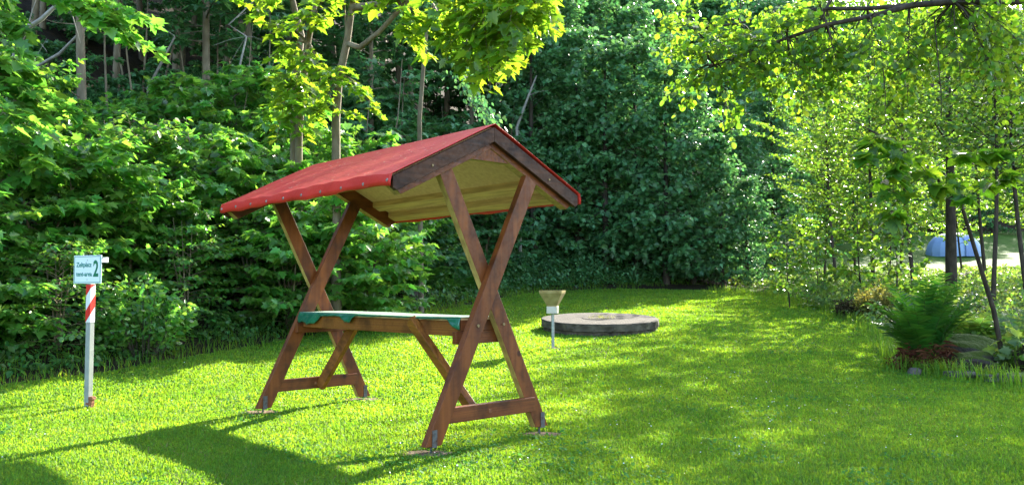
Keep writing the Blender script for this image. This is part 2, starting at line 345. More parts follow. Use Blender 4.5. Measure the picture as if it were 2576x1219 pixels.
for fu in (0, -TL):
    for sgn, u0, u1 in ((-1, .001, .058), (1, -.058, -.001)):
        mb = MB(); mb.prism(leg_poly(sgn * TA, -sgn * .377), 0, fu + u0, fu + u1)
        lg = bounce_under(mb.build('leg', W_leg, T, bevel=.004)) if sgn > 0 else mb.build('leg', W_leg, T, bevel=.004)
        # foot bracket with rod
        bk = MB(); v0 = sgn * TA; uf = fu + (u1 if True else u0)
        bk.box((uf + .003, v0 + .006, .105), (.005, .040, .115)); bk.box((fu + u0 - .003, v0 + .006, .105), (.005, .040, .115))
        bk.tube([(fu + (u0 + u1) / 2, v0 + .0, .06), (fu + (u0 + u1) / 2, v0, -.06)], .009, 8)
        for z in (.085, .14): bk.disc((uf + .005, v0 + .006, z), (1, 0, 0), .005, .003, 8)
        bk.build('bracket', M_zinc, lg)
        bt = MB(); wv = .84; t = (wv - .055) / (1.9 - .055); vv = sgn * TA + (-sgn * .377 - sgn * TA) * t
        bt.disc((uf, vv, wv), (1, 0, 0), .012, .008, 12); bt.build('bolt', M_bolt, lg)
    # lower crossbar
    mb = MB(); mb.box((fu + .012, .0, .237), (.052, .98 - .2 * 0 - .12, .105)); lc = mb.build('crossbar', W_cross, T, bevel=.004)
    bt = MB(); bt.disc((fu + .038, -.02, .235), (1, 0, 0), .018, .006, 4); bt.build('bolt', M_rust, lc)
    # upper crossbar under the table end
    s = -1 if fu == 0 else 1
    mb = MB(); mb.box((fu + s * .082, 0, .752), (.045, .50, .088)); mb.build('crossbar', W_cross, T, bevel=.004)
    # rafters, barge boards, gusset
    for sd_ in (-1, 1):
        mb = MB(); e0, e1 = .0, EV - .03
        mb.prism([(sd_ * e0, roofw(e0, .022)), (sd_ * e1, roofw(e1, .022)), (sd_ * (e1 - .0), roofw(e1, .075)), (sd_ * (e1 - .07), roofw(e1 - .07, .165)), (sd_ * e0, roofw(e0, .165))], 0, fu - .038, fu + .038)
        bounce_under(mb.build('rafter', W_cross, T, bevel=.003))
        b0, b1 = (fu + .039, UN) if fu == 0 else (UF, fu - .039)
        mb = MB(); e1 = EV - .012
        mb.prism([(sd_ * .0005, roofw(0, .012)), (sd_ * e1, roofw(e1, .012)), (sd_ * e1, roofw(e1, .085)), (sd_ * (e1 - .03), roofw(e1 - .03, .118)), (sd_ * .0005, roofw(0, .118))], 0, b0, b1)
        bb = mb.build('barge_board', W_dark, T, bevel=.003)
        bt = MB(); bt.disc(((b1 if fu == 0 else b0), sd_ * .56, roofw(.56, .07)), (1 if fu == 0 else -1, 0, 0), .009, .005, 10); bt.build('bolt', M_bolt, bb)
    mb = MB(); mb.prism([(-.225, 2.018), (.225, 2.018), (0, 2.129)], 0, fu - .03, fu + .03)
    mb.prism([(-.225, 1.999), (.225, 1.999), (.225, 2.0175), (-.225, 2.0175)], 0, fu - .03, fu + .03) if False else None
    bounce_under(mb.build('gusset', W_leg, T, bevel=.002))
# roof panels (plywood), battens
for sd_ in (-1, 1):
    mb = MB(); mb.prism([(sd_ * .0005, roofw(0, .006)), (sd_ * (EV - .004), roofw(EV, .006)), (sd_ * (EV - .004), roofw(EV, .0215)), (sd_ * .0005, roofw(0, .0215))], 0, UF + .003, UN - .038)
    mb.build('roof_panel', W_ply, T)
    for v0, hh in ((EV - .30, .05), (EV - .115, .05)):
        mb = MB(); mb.prism([(sd_ * v0, roofw(v0, .0225)), (sd_ * (v0 + .08), roofw(v0 + .08, .0225)), (sd_ * (v0 + .08), roofw(v0 + .08, .0225 + hh)), (sd_ * v0, roofw(v0, .0225 + hh))], 0, -TL + .0385, -.0385)
        mb.build('batten', W_bat, T, bevel=.002)
# red cover : a slightly slack sheet over both slopes with the eave flaps turned down
def red_cover():
    nu, prof = 90, []
    vsl = np.linspace(-EV, EV, 61)
    V = []; 
    for i in range(nu + 1):
        u = UF - .006 + (UN + .010 - UF + .006) * i / nu
        row = []
        fl = .066 + .006 * math.sin(u * 5.3) + .004 * math.sin(u * 17)
        row.append((u, -EV - .010 - .004 * math.sin(u * 11), WV - fl)); row.append((u, -EV - .012, WV - fl * .5))
        for v in vsl:
            s = abs(v) / EV; lift = .006
            # sag between supports + slack folds near the left eave
            sag = -.016 * math.sin(math.pi * (u - UF) / (UN - UF)) * math.sin(math.pi * s) 
            fold = .0055 * math.sin(9 * u + 5 * s + 2 * math.sin(3 * u)) * s * (1 - .2 * s) + .003 * math.sin(23 * u - 9 * s) * s * s
            puff = .014 * s ** 3 * max(0, math.sin((u + 1.2) * 2.4)) if v < 0 else 0
            row.append((u, v, roofw(v) + lift + max(sag, -.004) + fold + puff + .004))
        row.append((u, EV + .012, WV - fl * .5)); row.append((u, EV + .010, WV - fl))
        V += row
    m = len(vsl) + 4; F = [(i * m + k, (i + 1) * m + k, (i + 1) * m + k + 1, i * m + k + 1) for i in range(nu) for k in range(m - 1)]
    me = bpy.data.meshes.new('roof_cover'); me.from_pydata(V, [], F); me.polygons.foreach_set('use_smooth', [True] * len(F)); me.update(); me.set_sharp_from_angle(angle=R_(34)); return me
rc = link('roof_cover', red_cover(), M_red, T); sm = rc.modifiers.new('s', 'SOLIDIFY'); sm.thickness = .003; sm.offset = 1
for sd_ in (-1, 1):
    for k in range(10):
        u = UF + .03 + (UN - UF - .06) * k / 9
        mb = MB(); mb.disc((u, sd_ * (EV + .012), WV - .033), (0, sd_, 0), .013, .004, 12); mb.disc((u, sd_ * (EV + .016), WV - .033), (0, sd_, 0), .006, .005, 6)
        mb.build('screw', M_wash, rc)
# fallen petals / specks on the red roof: part of the cover's dirt
mb = MB(); rr = random.Random(3)
for k in range(110):
    u = rr.uniform(UF, UN); v = -rr.uniform(.03, EV - .03); w_ = roofw(v) + .026; s_ = rr.uniform(.004, .011); a_ = rr.uniform(0, 6.3)
    mb.add([(u + s_ * math.cos(a_ + q) * (1 if i % 2 else .5), v + s_ * math.sin(a_ + q), w_ + SLP * (s_ * math.sin(a_ + q))) for i, q in enumerate((0, 1.6, 3.1, 4.7))], [(0, 1, 2, 3)])
tag(mb.build('fallen_petals', mat('petal_dry', (.6, .5, .3), .7), rc), kind='stuff')
# table: long side beams, end boards, top, green cover
TU0, TU1, TVH = -TL + .064, -.062, .205
for sd_ in (-1, 1):
    mb = MB(); mb.box(((TU0 + TU1) / 2, sd_ * (TVH - .03), .815), (TU1 - TU0 - .10, .045, .108)); bm_ = mb.build('side_beam', W_long, T, bevel=.004)
    if sd_ < 0:
        for u in (-.68, -1.62, -2.2):
            bt = MB(); bt.disc((u, sd_ * (TVH - .0075), .825), (0, sd_, 0), .009, .007, 10); bt.build('bolt', M_bolt, bm_)
for u, s in ((TU0 + .022, 1), (TU1 - .022, -1)):
    mb = MB(); mb.box((u, 0, .8385), (.045, TVH * 2, .083)); mb.build('end_board', W_cross, T, bevel=.004)
mb = MB(); mb.box(((TU0 + TU1) / 2, 0, .8815), (TU1 - TU0, TVH * 2 - .004, .021)); mb.build('table_top', W_ply, T)
# braces
mb = MB(); mb.bar((-.625, -.232, .868), (-.055, -.075, .205), .095, .052, side=(.25, 1, .1)); mb.build('brace', W_long, T, bevel=.004)
mb = MB(); mb.bar((-1.93, .145, .862), (-2.40, .02, .20), .095, .052, side=(-.25, 1, -.1)); mb.build('brace', W_long, T, bevel=.004)
def green_cover():
    nu = 140; V = []; 
    def hang(u):
        s = (u - TU0) / (TU1 - TU0)
        h = .012 + .002 * math.sin(40 * s) + .002 * math.sin(17 * s)
        def bump(c, wd, a): return a * max(0, 1 - abs(s - c) / wd) ** .8
        h += bump(.075, .09, .085) + bump(.13, .035, .03) + bump(.36, .05, .055) + bump(.38, .018, .02) + bump(1.0, .06, .075) + bump(.0, .03, .05) + .012 * (s < .33)
        return h
    for i in range(nu + 1):
        u = TU0 - .004 + (TU1 - TU0 + .008) * i / nu; s = (u - TU0) / (TU1 - TU0); row = []
        hf = hang(u); hb = .03 + .01 * math.sin(30 * s)
        for k in range(6, 0, -1):
            q = k / 6; row.append((u + .01 * math.sin(50 * s) * q, -TVH - .004 - (.010 + .012 * math.sin(60 * s + 3 * q) ** 2) * q ** .7, .893 - hf * q))
        for v in np.linspace(-TVH - .002, TVH + .002, 15):
            row.append((u, v, .8945 + .0025 * math.sin(22 * s + 14 * v) * math.cos(9 * v) + .003 * math.sin(7 * s)))
        for k in range(1, 4): row.append((u, TVH + .004 + .01 * k / 3, .893 - hb * k / 3))
        V += row
    m = 6 + 15 + 3; F = [(i * m + k, (i + 1) * m + k, (i + 1) * m + k + 1, i * m + k + 1) for i in range(nu) for k in range(m - 1)]
    me = bpy.data.meshes.new('table_cover'); me.from_pydata(V, [], F); me.polygons.foreach_set('use_smooth', [True] * len(F)); me.update(); return me
gc = link('table_cover', green_cover(), M_green, T); gc.data.materials.append(mat('sky_glare_tarpaulin', (.30, .42, .35), .3, (.42, .52, .45), 6, .2, 14, spec=.6))
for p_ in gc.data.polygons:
    if abs(p_.normal.z) > .9 and p_.center.z > .885 and abs(p_.center.y) < TVH - .012: p_.material_index = 1  # upper faces get a pale tone that paints in the sky glare
sm = gc.modifiers.new('s', 'SOLIDIFY'); sm.thickness = .002; sm.offset = 1

# bare concrete/soil pads round the feet
M_pad = mat('sandy_soil', (.11, .075, .045), .95, (.26, .19, .12), 12, .8, 40, spec=.1)
def pad(x, y, rx, ry, seed, m=M_pad, z=.007):
    r = random.Random(seed); n = 26; vs = [(x, y, H1(x, y) + z)]
    for k in range(n):
        a = 2 * math.pi * k / n; q = r.uniform(.75, 1.15); vs.append((x + rx * q * math.cos(a), y + ry * q * math.sin(a), H1(x, y) + .004))
    mb = MB(); mb.add(vs, [(0, 1 + k, 1 + (k + 1) % n) for k in range(n)]); return mb
for k, (f, lab) in enumerate(zip(FEET, ('bare sandy patch under the nearest left foot of the table', 'bare sandy patch under the right foot of the near trestle', 'bare sandy patch under the far left foot of the table', 'bare sandy patch under the right foot of the far trestle'))):
    tag(pad(f[0] - .03, f[1] - .01, .20, .115, k).build('soil_patch', M_pad), kind='structure')
tag(pad(ASH[0] - .03, ASH[1], .17, .1, 9).build('soil_patch', M_pad), kind='structure')

# ------------------------------------------------------------------ tent-area sign
PZ = H1(*POST)
sg = empty('tent_area_sign', (POST[0], POST[1], PZ), R_(-20), 'white and green tent-area sign on a grey post with red stripes', 'sign')
M_post = mat('galvanised_post', (.24, .26, .25), .45, (.33, .35, .33), 8, .05, metal=.35)
M_white = mat('sign_white', (.62, .72, .72), .35); M_grn = mat('sign_green', (.01, .20, .12), .4); M_redtape = mat('red_tape', (.55, .02, .012), .35); M_wtape = mat('white_tape', (.62, .64, .62), .35)
mb = MB(); mb.box((0, 0, .60), (.052, .052, 1.30)); mb.build('post', M_post, sg, bevel=.004)
# tape sleeve with slanted bands
z0, z1 = .795, 1.145
mb = MB(); mb.box((0, 0, (z0 + z1) / 2), (.055, .055, z1 - z0)); tp = mb.build('tape_sleeve', M_wtape, sg)
mb = MB(); h = .0285
def band(zl, zh, sl=.075):
    zc = lambda z: min(max(z, z0), z1)
    # front (-y) and side (+x) faces
    mb.add([(-h, -h, zc(zl - sl / 2)), (h, -h, zc(zl + sl / 2)), (h, -h, zc(zh + sl / 2)), (-h, -h, zc(zh - sl / 2))], [(0, 1, 2, 3)])
    mb.add([(h, -h, zc(zl + sl / 2)), (h, h, zc(zl + sl * 1.5)), (h, h, zc(zh + sl * 1.5)), (h, -h, zc(zh + sl / 2))], [(0, 1, 2, 3)])
    mb.add([(-h, h, zc(zl - sl * 1.5)), (-h, -h, zc(zl - sl / 2)), (-h, -h, zc(zh - sl / 2)), (-h, h, zc(zh - sl * 1.5))], [(0, 1, 2, 3)])
band(.83, .94); band(1.075, 1.20); mb.build('red_band', M_redtape, tp)
SW, SH, SZ = .335, .262, 1.285
mb = MB(); mb.box((-.01, -.032, SZ), (SW, .008, SH)); pn = mb.build('sign_panel', M_white, sg, bevel=.002)
mb = MB(); b = .006; i_ = .011
for sx in (-1, 1): mb.box((-.01 + sx * (SW / 2 - i_), -.0368, SZ), (b * .8, .0016, SH - 2 * i_))
for sz in (-1, 1): mb.box((-.01, -.0369, SZ + sz * (SH / 2 - i_)), (SW - 2 * i_, .0016, b * .8))
mb.build('sign_border', M_grn, pn)
def text(s, size, x, z, parent, m, sx=1.0, bold=0.0):
    cu = bpy.data.curves.new('lettering', 'FONT'); cu.body = s; cu.size = size; cu.extrude = .0008; cu.offset = bold; cu.resolution_u = 3
    o = bpy.data.objects.new('tmp', cu); C.objects.link(o); dg = bpy.context.evaluated_depsgraph_get()
    me = bpy.data.meshes.new_from_object(o.evaluated_get(dg)); bpy.data.objects.remove(o)
    me.transform(Matrix.Translation((x, -.0372, z)) @ Matrix.Rotation(math.pi / 2, 4, 'X') @ Matrix.Diagonal((sx, 1, 1, 1)))
    return link('lettering', me, m, parent)
M_grn2 = mat('sign_letter_green', (.015, .20, .16), .4)
text('Zeltplatz', .062, -.144, SZ + .024, pn, M_grn2, .83, .0012); text('tent-area', .062, -.144, SZ - .062, pn, M_grn2, .83, .0012)
text('2', .205, .062, SZ - .062, pn, mat('sign_number_green', (.004, .15, .07), .4), .62, .006)
mb = MB()
for z in (SZ + .085, SZ - .095):
    mb = MB(); mb.disc((-.01, -.036, z), (0, -1, 0), .004, .003, 8); mb.build('screw', M_bolt, pn)
# square tube end behind the panel
mb = MB(); q = .024; t_ = .005; cx_, cz_ = SW / 2 + .012, SZ + .087
for sx, sz_, wx, wz in ((-1, 0, t_, 2 * q), (1, 0, t_, 2 * q), (0, -1, 2 * q - 2 * t_, t_), (0, 1, 2 * q - 2 * t_, t_)): mb.box((cx_ + sx * (q - t_ / 2), -.015, cz_ + sz_ * (q - t_ / 2)), (wx, .035, wz))
mb.build('bracket_tube', mat('bracket_white', (.7, .7, .68), .4), sg)
mb = MB(); mb.box((.045, -.005, .055), (.035, .04, .11)); mb.box((.055, -.008, .10), (.045, .05, .03)); mb.box((.03, -.012, .05), (.05, .05, .02)); mb.build('base_clamp', M_rust, sg, bevel=.004)

# ------------------------------------------------------------------ funnel ashtray on a pole
AZ = H1(*ASH)
ft = empty('standing_ashtray', (ASH[0], ASH[1], AZ), R_(-14), 'square steel funnel ashtray on a thin pole in front of the concrete cover', 'ashtray')
M_steel = mat('brushed_steel', (.40, .32, .15), .5, (.24, .18, .07), 9, .05, metal=.45, thr=(.4, .7))
mb = MB(); mb.tube([(0, 0, -.05), (0, 0, .52)], .022, 14); mb.build('pole', M_post, ft, smooth=False)
mb = MB(); mb.box((0, 0, .545), (.150, .150, .10)); mb.build('collar_box', mat('zinc_sheet', (.50, .50, .48), .45, (.38, .37, .33), 10, metal=.6), ft, bevel=.003)
mb = MB()
def sq(r, z): return [(-r, -r, z), (r, -r, z), (r, r, z), (-r, r, z)]
rings = [sq(.072, .592), sq(.072, .61), sq(.160, .785), sq(.166, .825), sq(.154, .825), sq(.148, .79), sq(.06, .62)]
vs = [v for r in rings for v in r]; mb.add(vs, [(i * 4 + k, i * 4 + (k + 1) % 4, (i + 1) * 4 + (k + 1) % 4, (i + 1) * 4 + k) for i in range(6) for k in range(4)] + [(0, 3, 2, 1)])
mb.build('funnel', M_steel, ft)
mb = MB(); mb.box((0, 0, .803), (.297, .297, .012)); mb.build('sand_tray', M_rust, ft)

# ------------------------------------------------------------------ round concrete cover
DZ = H1(*DISC)
dc = empty('concrete_well_cover', (DISC[0], DISC[1], DZ), 0, 'low round weathered concrete well cover on the lawn', 'well cover')
dc.rotation_euler = (math.atan(.065), 0, .3 * 0)
M_conc_s = mat('dark_mossy_concrete', (.045, .038, .028), .9, (.13, .11, .08), 5, .9, 18, spec=.2, stretch=(1, 1, .5))
M_conc_t = mat('pale_concrete_top', (.036, .029, .022), .95, (.066, .054, .041), 7, .4, 50, spec=.3)
def ring(r0, zb, zt, jag, seed, n=96, bev=.012):
    r = random.Random(seed); V = []; F = []
    ph = [r.uniform(0, 6.28) for _ in range(6)]
    def rad(a): return r0 + jag * (.5 * math.sin(7 * a + ph[0]) + .4 * math.sin(17 * a + ph[1]) + .3 * math.sin(41 * a + ph[2]))
    lv = [(zb, 0), (zb + (zt - zb) * .35, .0), (zb + (zt - zb) * .7, 0), (zt - bev, 0), (zt, -bev)]
    for z, o in lv:
        for k in range(n):
            a = 2 * math.pi * k / n; q = rad(a + z * 3) + o + r.uniform(-jag, jag) * .4; V.append((q * math.cos(a), q * math.sin(a), z + (r.uniform(-jag, jag) * .5 if z == zb else 0)))
    for i in range(len(lv) - 1):
        for k in range(n): F.append((i * n + k, i * n + (k + 1) % n, (i + 1) * n + (k + 1) % n, (i + 1) * n + k))
    b = (len(lv) - 1) * n; V.append((0, 0, zt)); F += [(b + k, b + (k + 1) % n, len(V) - 1) for k in range(n)]
    mb = MB(); mb.add(V, F); return mb
ring(.955, -.10, .066, .022, 2).build('base_ring', M_conc_s, dc)
rg = ring(1.0, .075, .198, .010, 4)
sl_ = rg.build('slab', M_conc_s, dc); sl_.data.materials.append(M_conc_t)
for p_ in sl_.data.polygons:
    if p_.normal.z > .6: p_.material_index = 1
mb = MB(); n = 48
mb.tube([(0, 0, .199), (0, 0, .206)], [.31, .30], n); mb.build('lid', M_conc_t, dc)
mb = MB(); rr = random.Random(8)
for k in range(90):
    a = rr.gauss(-.4, .9) if k % 2 else rr.uniform(0, 6.3); q = rr.uniform(.0, .27); x, y = q * math.cos(a), q * math.sin(a); L_ = rr.uniform(.03, .09); a2 = rr.uniform(0, 6.3); l2 = rr.uniform(.1, .8) * L_
    mb.add([(x - .003, y, .203), (x + .003, y, .203), (x + math.cos(a2) * l2, y + math.sin(a2) * l2, .203 + L_ * .7)], [(0, 1, 2)])
tag(mb.build('dry_grass', leafmat('dry_grass', (.30, .32, .08), (.35, .36, .08), .4), dc), kind='stuff')

# ------------------------------------------------------------------ vegetation library
def px(dx, y): return (dx - 1288) / 2054.76 * y
MAPLE = [(0, 0), (.26, -.10), (.24, .12), (.52, .16), (.34, .36), (.56, .66), (.27, .58), (.20, .78), (0, 1.05)]
ALDER = [(0, 0), (.26, .10), (.44, .38), (.42, .70), (.22, .95), (0, .98)]
OVAL = [(0, 0), (.22, .25), (.26, .55), (0, 1.0)]
def leaf_mesh(name, pos, nrm, dr, size, tpl=MAPLE, fold=.22, curl=.18):
    """one small two-faced blade per leaf"""
    pos, nrm, dr = (np.asarray(a, float) for a in (pos, nrm, dr)); size = np.asarray(size, float)[:, None, None]
    nrm /= np.linalg.norm(nrm, axis=1, keepdims=True) + 1e-9
    dr = dr - nrm * (dr * nrm).sum(1, keepdims=True); dr /= np.linalg.norm(dr, axis=1, keepdims=True) + 1e-9
    sd = np.cross(dr, nrm); k = len(tpl); t = np.array(tpl); L = np.vstack([t, t[1:-1] * [-1, 1]])
    lx, ly = L[:, 0], L[:, 1]; lz = fold * np.abs(lx) - curl * ly * ly
    V = pos[:, None, :] + size * (sd[:, None, :] * lx[None, :, None] + dr[:, None, :] * ly[None, :, None] + nrm[:, None, :] * lz[None, :, None])
    m = len(L); n = len(pos); right = list(range(k)); left = [0] + list(range(k, m)) + [k - 1]
    b = np.arange(n)[:, None] * m
    loops = np.concatenate([b + np.array([right]), b + np.array([left[::-1]])], 1).ravel()
    return np_mesh(name, V.reshape(-1, 3), loops, np.tile([len(right), len(left)], n))
def unit(v): return v / (np.linalg.norm(v) + 1e-9)

class Plant:
    def __init__(s, seed): s.r = np.random.default_rng(seed); s.P = []; s.N = []; s.D = []; s.S = []; s.wood = MB(); s.scale_leaf = 1.0
    def leaf(s, p, n, d, z): s.P.append(p); s.N.append(n); s.D.append(d); s.S.append(z)
    def spray(s, p, d, L, leaf, step=.10, wide=.5, droop=.25, upn=1.0, jit=.35, twig=True, fl=.02):
        """flat drooping spray of leaves along a twig"""
        r = s.r; d = unit(np.array(d, float)); side = unit(np.cross(d, [0, 0, 1.0])); n = max(2, int(L / step)); p = np.array(p, float); q0 = p.copy()
        for i in range(n):
            t = (i + .6) / n; c = p + d * L * t + np.array([0, 0, -droop * L * t * t]); w_ = wide * L * (1 - .75 * t) * .5 + .02
            for sg in (-1, 1):
                for k in range(1 + (w_ > .1) + (w_ > .22)):
                    f = (k + r.random()) / (1 + (w_ > .1) + (w_ > .22))
                    o = side * sg * w_ * f + d * w_ * f * .5 + np.array([0, 0, -droop * w_ * f])
                    s.leaf(c + o + r.normal(size=3) * fl, np.array([0, 0, upn]) + side * sg * .25 + d * .25 + r.normal(size=3) * jit, side * sg * .8 + d * .8 + np.array([0, 0, -.35]) + r.normal(size=3) * .3, leaf * r.uniform(.6, 1.25))
        s.leaf(p + d * L + np.array([0, 0, -droop * L]), np.array([0, 0, upn]) + d * .3 + r.normal(size=3) * jit, d + np.array([0, 0, -.4]), leaf * r.uniform(.8, 1.2))
        if twig: s.wood.tube([p, p + d * L * .5 + np.array([0, 0, -droop * L * .25]), p + d * L + np.array([0, 0, -droop * L])], [.006, .004, .002], 3, False)
    def branch(s, p, d, L, leaf, rad=.02, droop=.12, start=.25, spl=.5, den=.22, wide=.5, **kw):
        r = s.r; d = unit(np.array(d, float)); side = unit(np.cross(d, [0, 0, 1.0])); n = max(2, int(L * (1 - start) / den)); p = np.array(p, float)
        bend = r.normal() * .12
        def at(t): return p + d * L * t + side * bend * L * t * t + np.array([0, 0, -droop * L * t * t])
        s.wood.tube([at(t) for t in (0, .3, .6, 1)], [rad, rad * .75, rad * .5, rad * .2], 4, False)
        for i in range(n + 1):
            t = start + (1 - start) * i / n; c = at(t); l = spl * (.35 + .65 * math.sin(math.pi * min(1, .25 + .75 * t))) * r.uniform(.7, 1.2)
            for sg in (-1, 1):
                dd = side * sg * .9 + d * .7 + np.array([0, 0, r.normal() * .18]); s.spray(c, dd, l, leaf, wide=wide, **kw)
        s.spray(at(1), d, spl * .8, leaf, wide=wide, **kw)
    def done(s, name, tpl=MAPLE, fold=.22):
        return s.wood.mesh(name + '_wood', True), leaf_mesh(name + '_leaves', s.P, s.N, s.D, s.S, tpl, fold)

def maple_bush(seed, H, R, leaf=.185, nb=40, low=.05, tpl=MAPLE):
    p = Plant(seed); r = p.r; st = 4
    for k in range(st):
        a = r.uniform(0, 6.28); x, y = .12 * R * math.cos(a), .12 * R * math.sin(a); tip = np.array([x * 3.5, y * 3.5, H * r.uniform(.8, 1)])
        p.wood.tube([(x * .3, y * .3, -.15), (x, y, H * .3), tuple(tip * .6 + np.array([0, 0, .05])), tuple(tip)], [.03, .024, .015, .005], 5, False)
    for i in range(nb):
        t = low + (1 - low) * ((i + r.random()) / nb); a = i * 2.399 + r.normal() * .4
        prof = (math.sin(math.pi * min(1, .18 + .62 * t)) ** .8) * (1 if t < .75 else 1.15 - (t - .75) * 3.2 * .6); L = max(.25, R * prof * r.uniform(.65, 1.15))
        d = np.array([math.cos(a), math.sin(a), .15 + .55 * t]); p.branch((0, 0, H * t * .86), d, L, leaf, .012, .22, .3, .36, .25, step=.13, jit=.42)
    return p.done('maple_bush', tpl)
def tall_tree(seed, H, R, leaf=.16, nb=46, low=.35, trad=.10, spl=.55, den=.34, lean=0.0, tpl=MAPLE, step=.13, full=False, droop=.2):
    p = Plant(seed); r = p.r; cx, cy = r.normal() * .02 * H, r.normal() * .02 * H
    def tr(t): return np.array([cx * math.sin(2.2 * t) + lean * H * t, cy * math.sin(3 * t), H * t])
    p.wood.tube([tuple(tr(t) + np.array([0, 0, -.4 if t == 0 else 0])) for t in np.linspace(0, .97, 9)], [trad * (1.15 - t) + .01 for t in np.linspace(0, .97, 9)], 8, False)
    for i in range(nb):
        u = (i + r.random()) / nb; t = low + (1 - low) * u; a = i * 2.399 + r.normal() * .5
        prof = math.sin(math.pi * (.22 + .74 * u)) ** .7 if not full else min(1, 1.5 * (1.04 - u) ** .55) * (.8 + .2 * math.sin(9 * u + a)); L = max(.5, R * prof * (r.uniform(.6, 1.15) if not full else r.uniform(.4, 1.2)))
        d = np.array([math.cos(a), math.sin(a), (.25 + .6 * u) if not full else .15 + .9 * u + r.normal() * .25]); p.branch(tr(min(t, .96)), d, L, leaf, trad * .28 * (1.2 - u), droop, .3, spl, den, step=step, fl=.10 if full else .03, upn=.7 if full else 1.0, jit=.55 if full else .4)
    # bare dead twigs below the crown
    for i in range(5):
        t = r.uniform(.08, max(.12, low + .05)); a = r.uniform(0, 6.28); L = r.uniform(.5, 1.3); q = tr(t); d = np.array([math.cos(a), math.sin(a), r.uniform(-.1, .6)])
        p.wood.tube([tuple(q), tuple(q + d * L * .5 + [0, 0, -.05]), tuple(q + d * L)], [.014, .009, .003], 4, False)
    return p.done('tall_tree', tpl)
def alder(seed, H, R, leaf=.080, nb=60, low=.12, trad=.05, gap=.0, spl=.36, den=.17, step=.085):
    p = Plant(seed); r = p.r; cx, cy = r.normal() * .03 * H, r.normal() * .03 * H
    def tr(t): return np.array([cx * math.sin(2.2 * t), cy * math.sin(3 * t), H * t])
    p.wood.tube([tuple(tr(t) + np.array([0, 0, -.3 if t == 0 else 0])) for t in np.linspace(0, .98, 9)], [trad * (1.1 - t) + .004 for t in np.linspace(0, .98, 9)], 7, False)
    for i in range(nb):
        u = (i + r.random()) / nb; t = low + (1 - low) * u; a = i * 2.399 + r.normal() * .5
        prof = math.sin(math.pi * (.25 + .70 * u)) ** .8; L = max(.3, R * prof * r.choice([.45, 1.0, 1.15, 1.3]) * r.uniform(.85, 1.1))
        d = np.array([math.cos(a), math.sin(a), .45 + .5 * u]); p.branch(tr(min(t, .97)), d, L, leaf, trad * .22 * (1.2 - u) + .003, .10, .15, spl, den, .55, step=step, upn=.7, jit=.6)
    return p.done('alder', ALDER, .1)

def fern_mesh(seed, n=20, L=.9, upright=.6, spread=.5, pin=20, vary=0.0):
    r = np.random.default_rng(seed); P = []; N = []; D = []; Z = []; V = MB()
    for k in range(n):
        a = 2 * math.pi * k / n + r.normal() * .15; l = L * r.uniform(.7, 1.1); e = upright + r.normal() * .12 - vary * (k % 3); a = a + (k % 3) * .4
        o = np.array([math.cos(a), math.sin(a), 0]); pts = []; q = np.array([0, 0, 0.]) + o * .05; ang = min(1.45, e * 1.5); m = 14
        for i in range(m + 1):
            pts.append(q.copy()); q = q + (o * math.cos(ang) + np.array([0, 0, math.sin(ang)])) * l / m; ang -= (spread * 1.9 + .25 * r.random()) / m * (.4 + 1.3 * i / m)
        V.tube(pts, [.005 * (1.1 - i / m) for i in range(m + 1)], 3, False)
        side = np.array([-math.sin(a), math.cos(a), 0]); pts = np.array(pts)
        for i in range(pin):
            t = .12 + .88 * i / pin; f = t * m; j = min(int(f), m - 1); c = pts[j] + (pts[j + 1] - pts[j]) * (f - j); d = unit(pts[j + 1] - pts[j]); nn = np.cross(side, d); nn = nn if nn[2] > 0 else -nn
            wl = .17 * L * math.sin(math.pi * min(1, .12 + .88 * (1 - t) ** .85)) * 1.0 + .012
            wl = L * .19 * (math.sin(math.pi * (.1 + .86 * (1 - t))) ** .8)
            for sg in (-1, 1):
                P.append(c); N.append(nn + r.normal(size=3) * .10 + side * sg * -.1); D.append(side * sg + d * .45 + np.array([0, 0, -.12])); Z.append(max(.012, wl * r.uniform(.9, 1.1)))
    me = leaf_mesh('fern', P, N, D, Z, [(0, 0), (.13, .10), (.10, .35), (.06, .7), (0, 1)], .1, .12)
    return V.mesh('fern_stalks'), me
def copy_thing(src, loc, rz, sc, label, group=None):
    c = src.copy(); C.objects.link(c); c.location = loc; c.rotation_euler = (0, 0, rz); c.scale = sc if hasattr(sc, '__len__') else (sc, sc, sc)
    if label: c['label'] = label
    if group: c['group'] = group
    for ch in src.children:
        d = ch.copy(); C.objects.link(d); d.parent = c
    return c
class Kind:
    """a kind of plant with a few growth forms; the first use of a form is the original, later ones are copies"""
    def __init__(s, name, cat, forms, mw, ml, wood='trunk', leaves='crown'): s.name, s.cat, s.forms, s.mw, s.ml, s.first, s.w, s.l = name, cat, forms, mw, ml, {}, wood, leaves; s.ml2 = {}
    def put(s, x, y, form, rz, sc, label, group=None, z=None, sink=.05, ml=None):
        z = H1(x, y) - sink if z is None else z; key = (form, ml.name if ml else '')
        if key not in s.first:
            wm, lm = s.forms[form]
            if ml: lm = lm.copy(); lm.materials.clear()
            o = empty(s.name, (x, y, z), rz, label, s.cat, group); o.scale = sc if hasattr(sc, '__len__') else (sc, sc, sc)
            link(s.w, wm, s.mw, o); link(s.l, lm, ml or s.ml, o); s.first[key] = o; return o
        return copy_thing(s.first[key], (x, y, z), rz, sc, label, group)

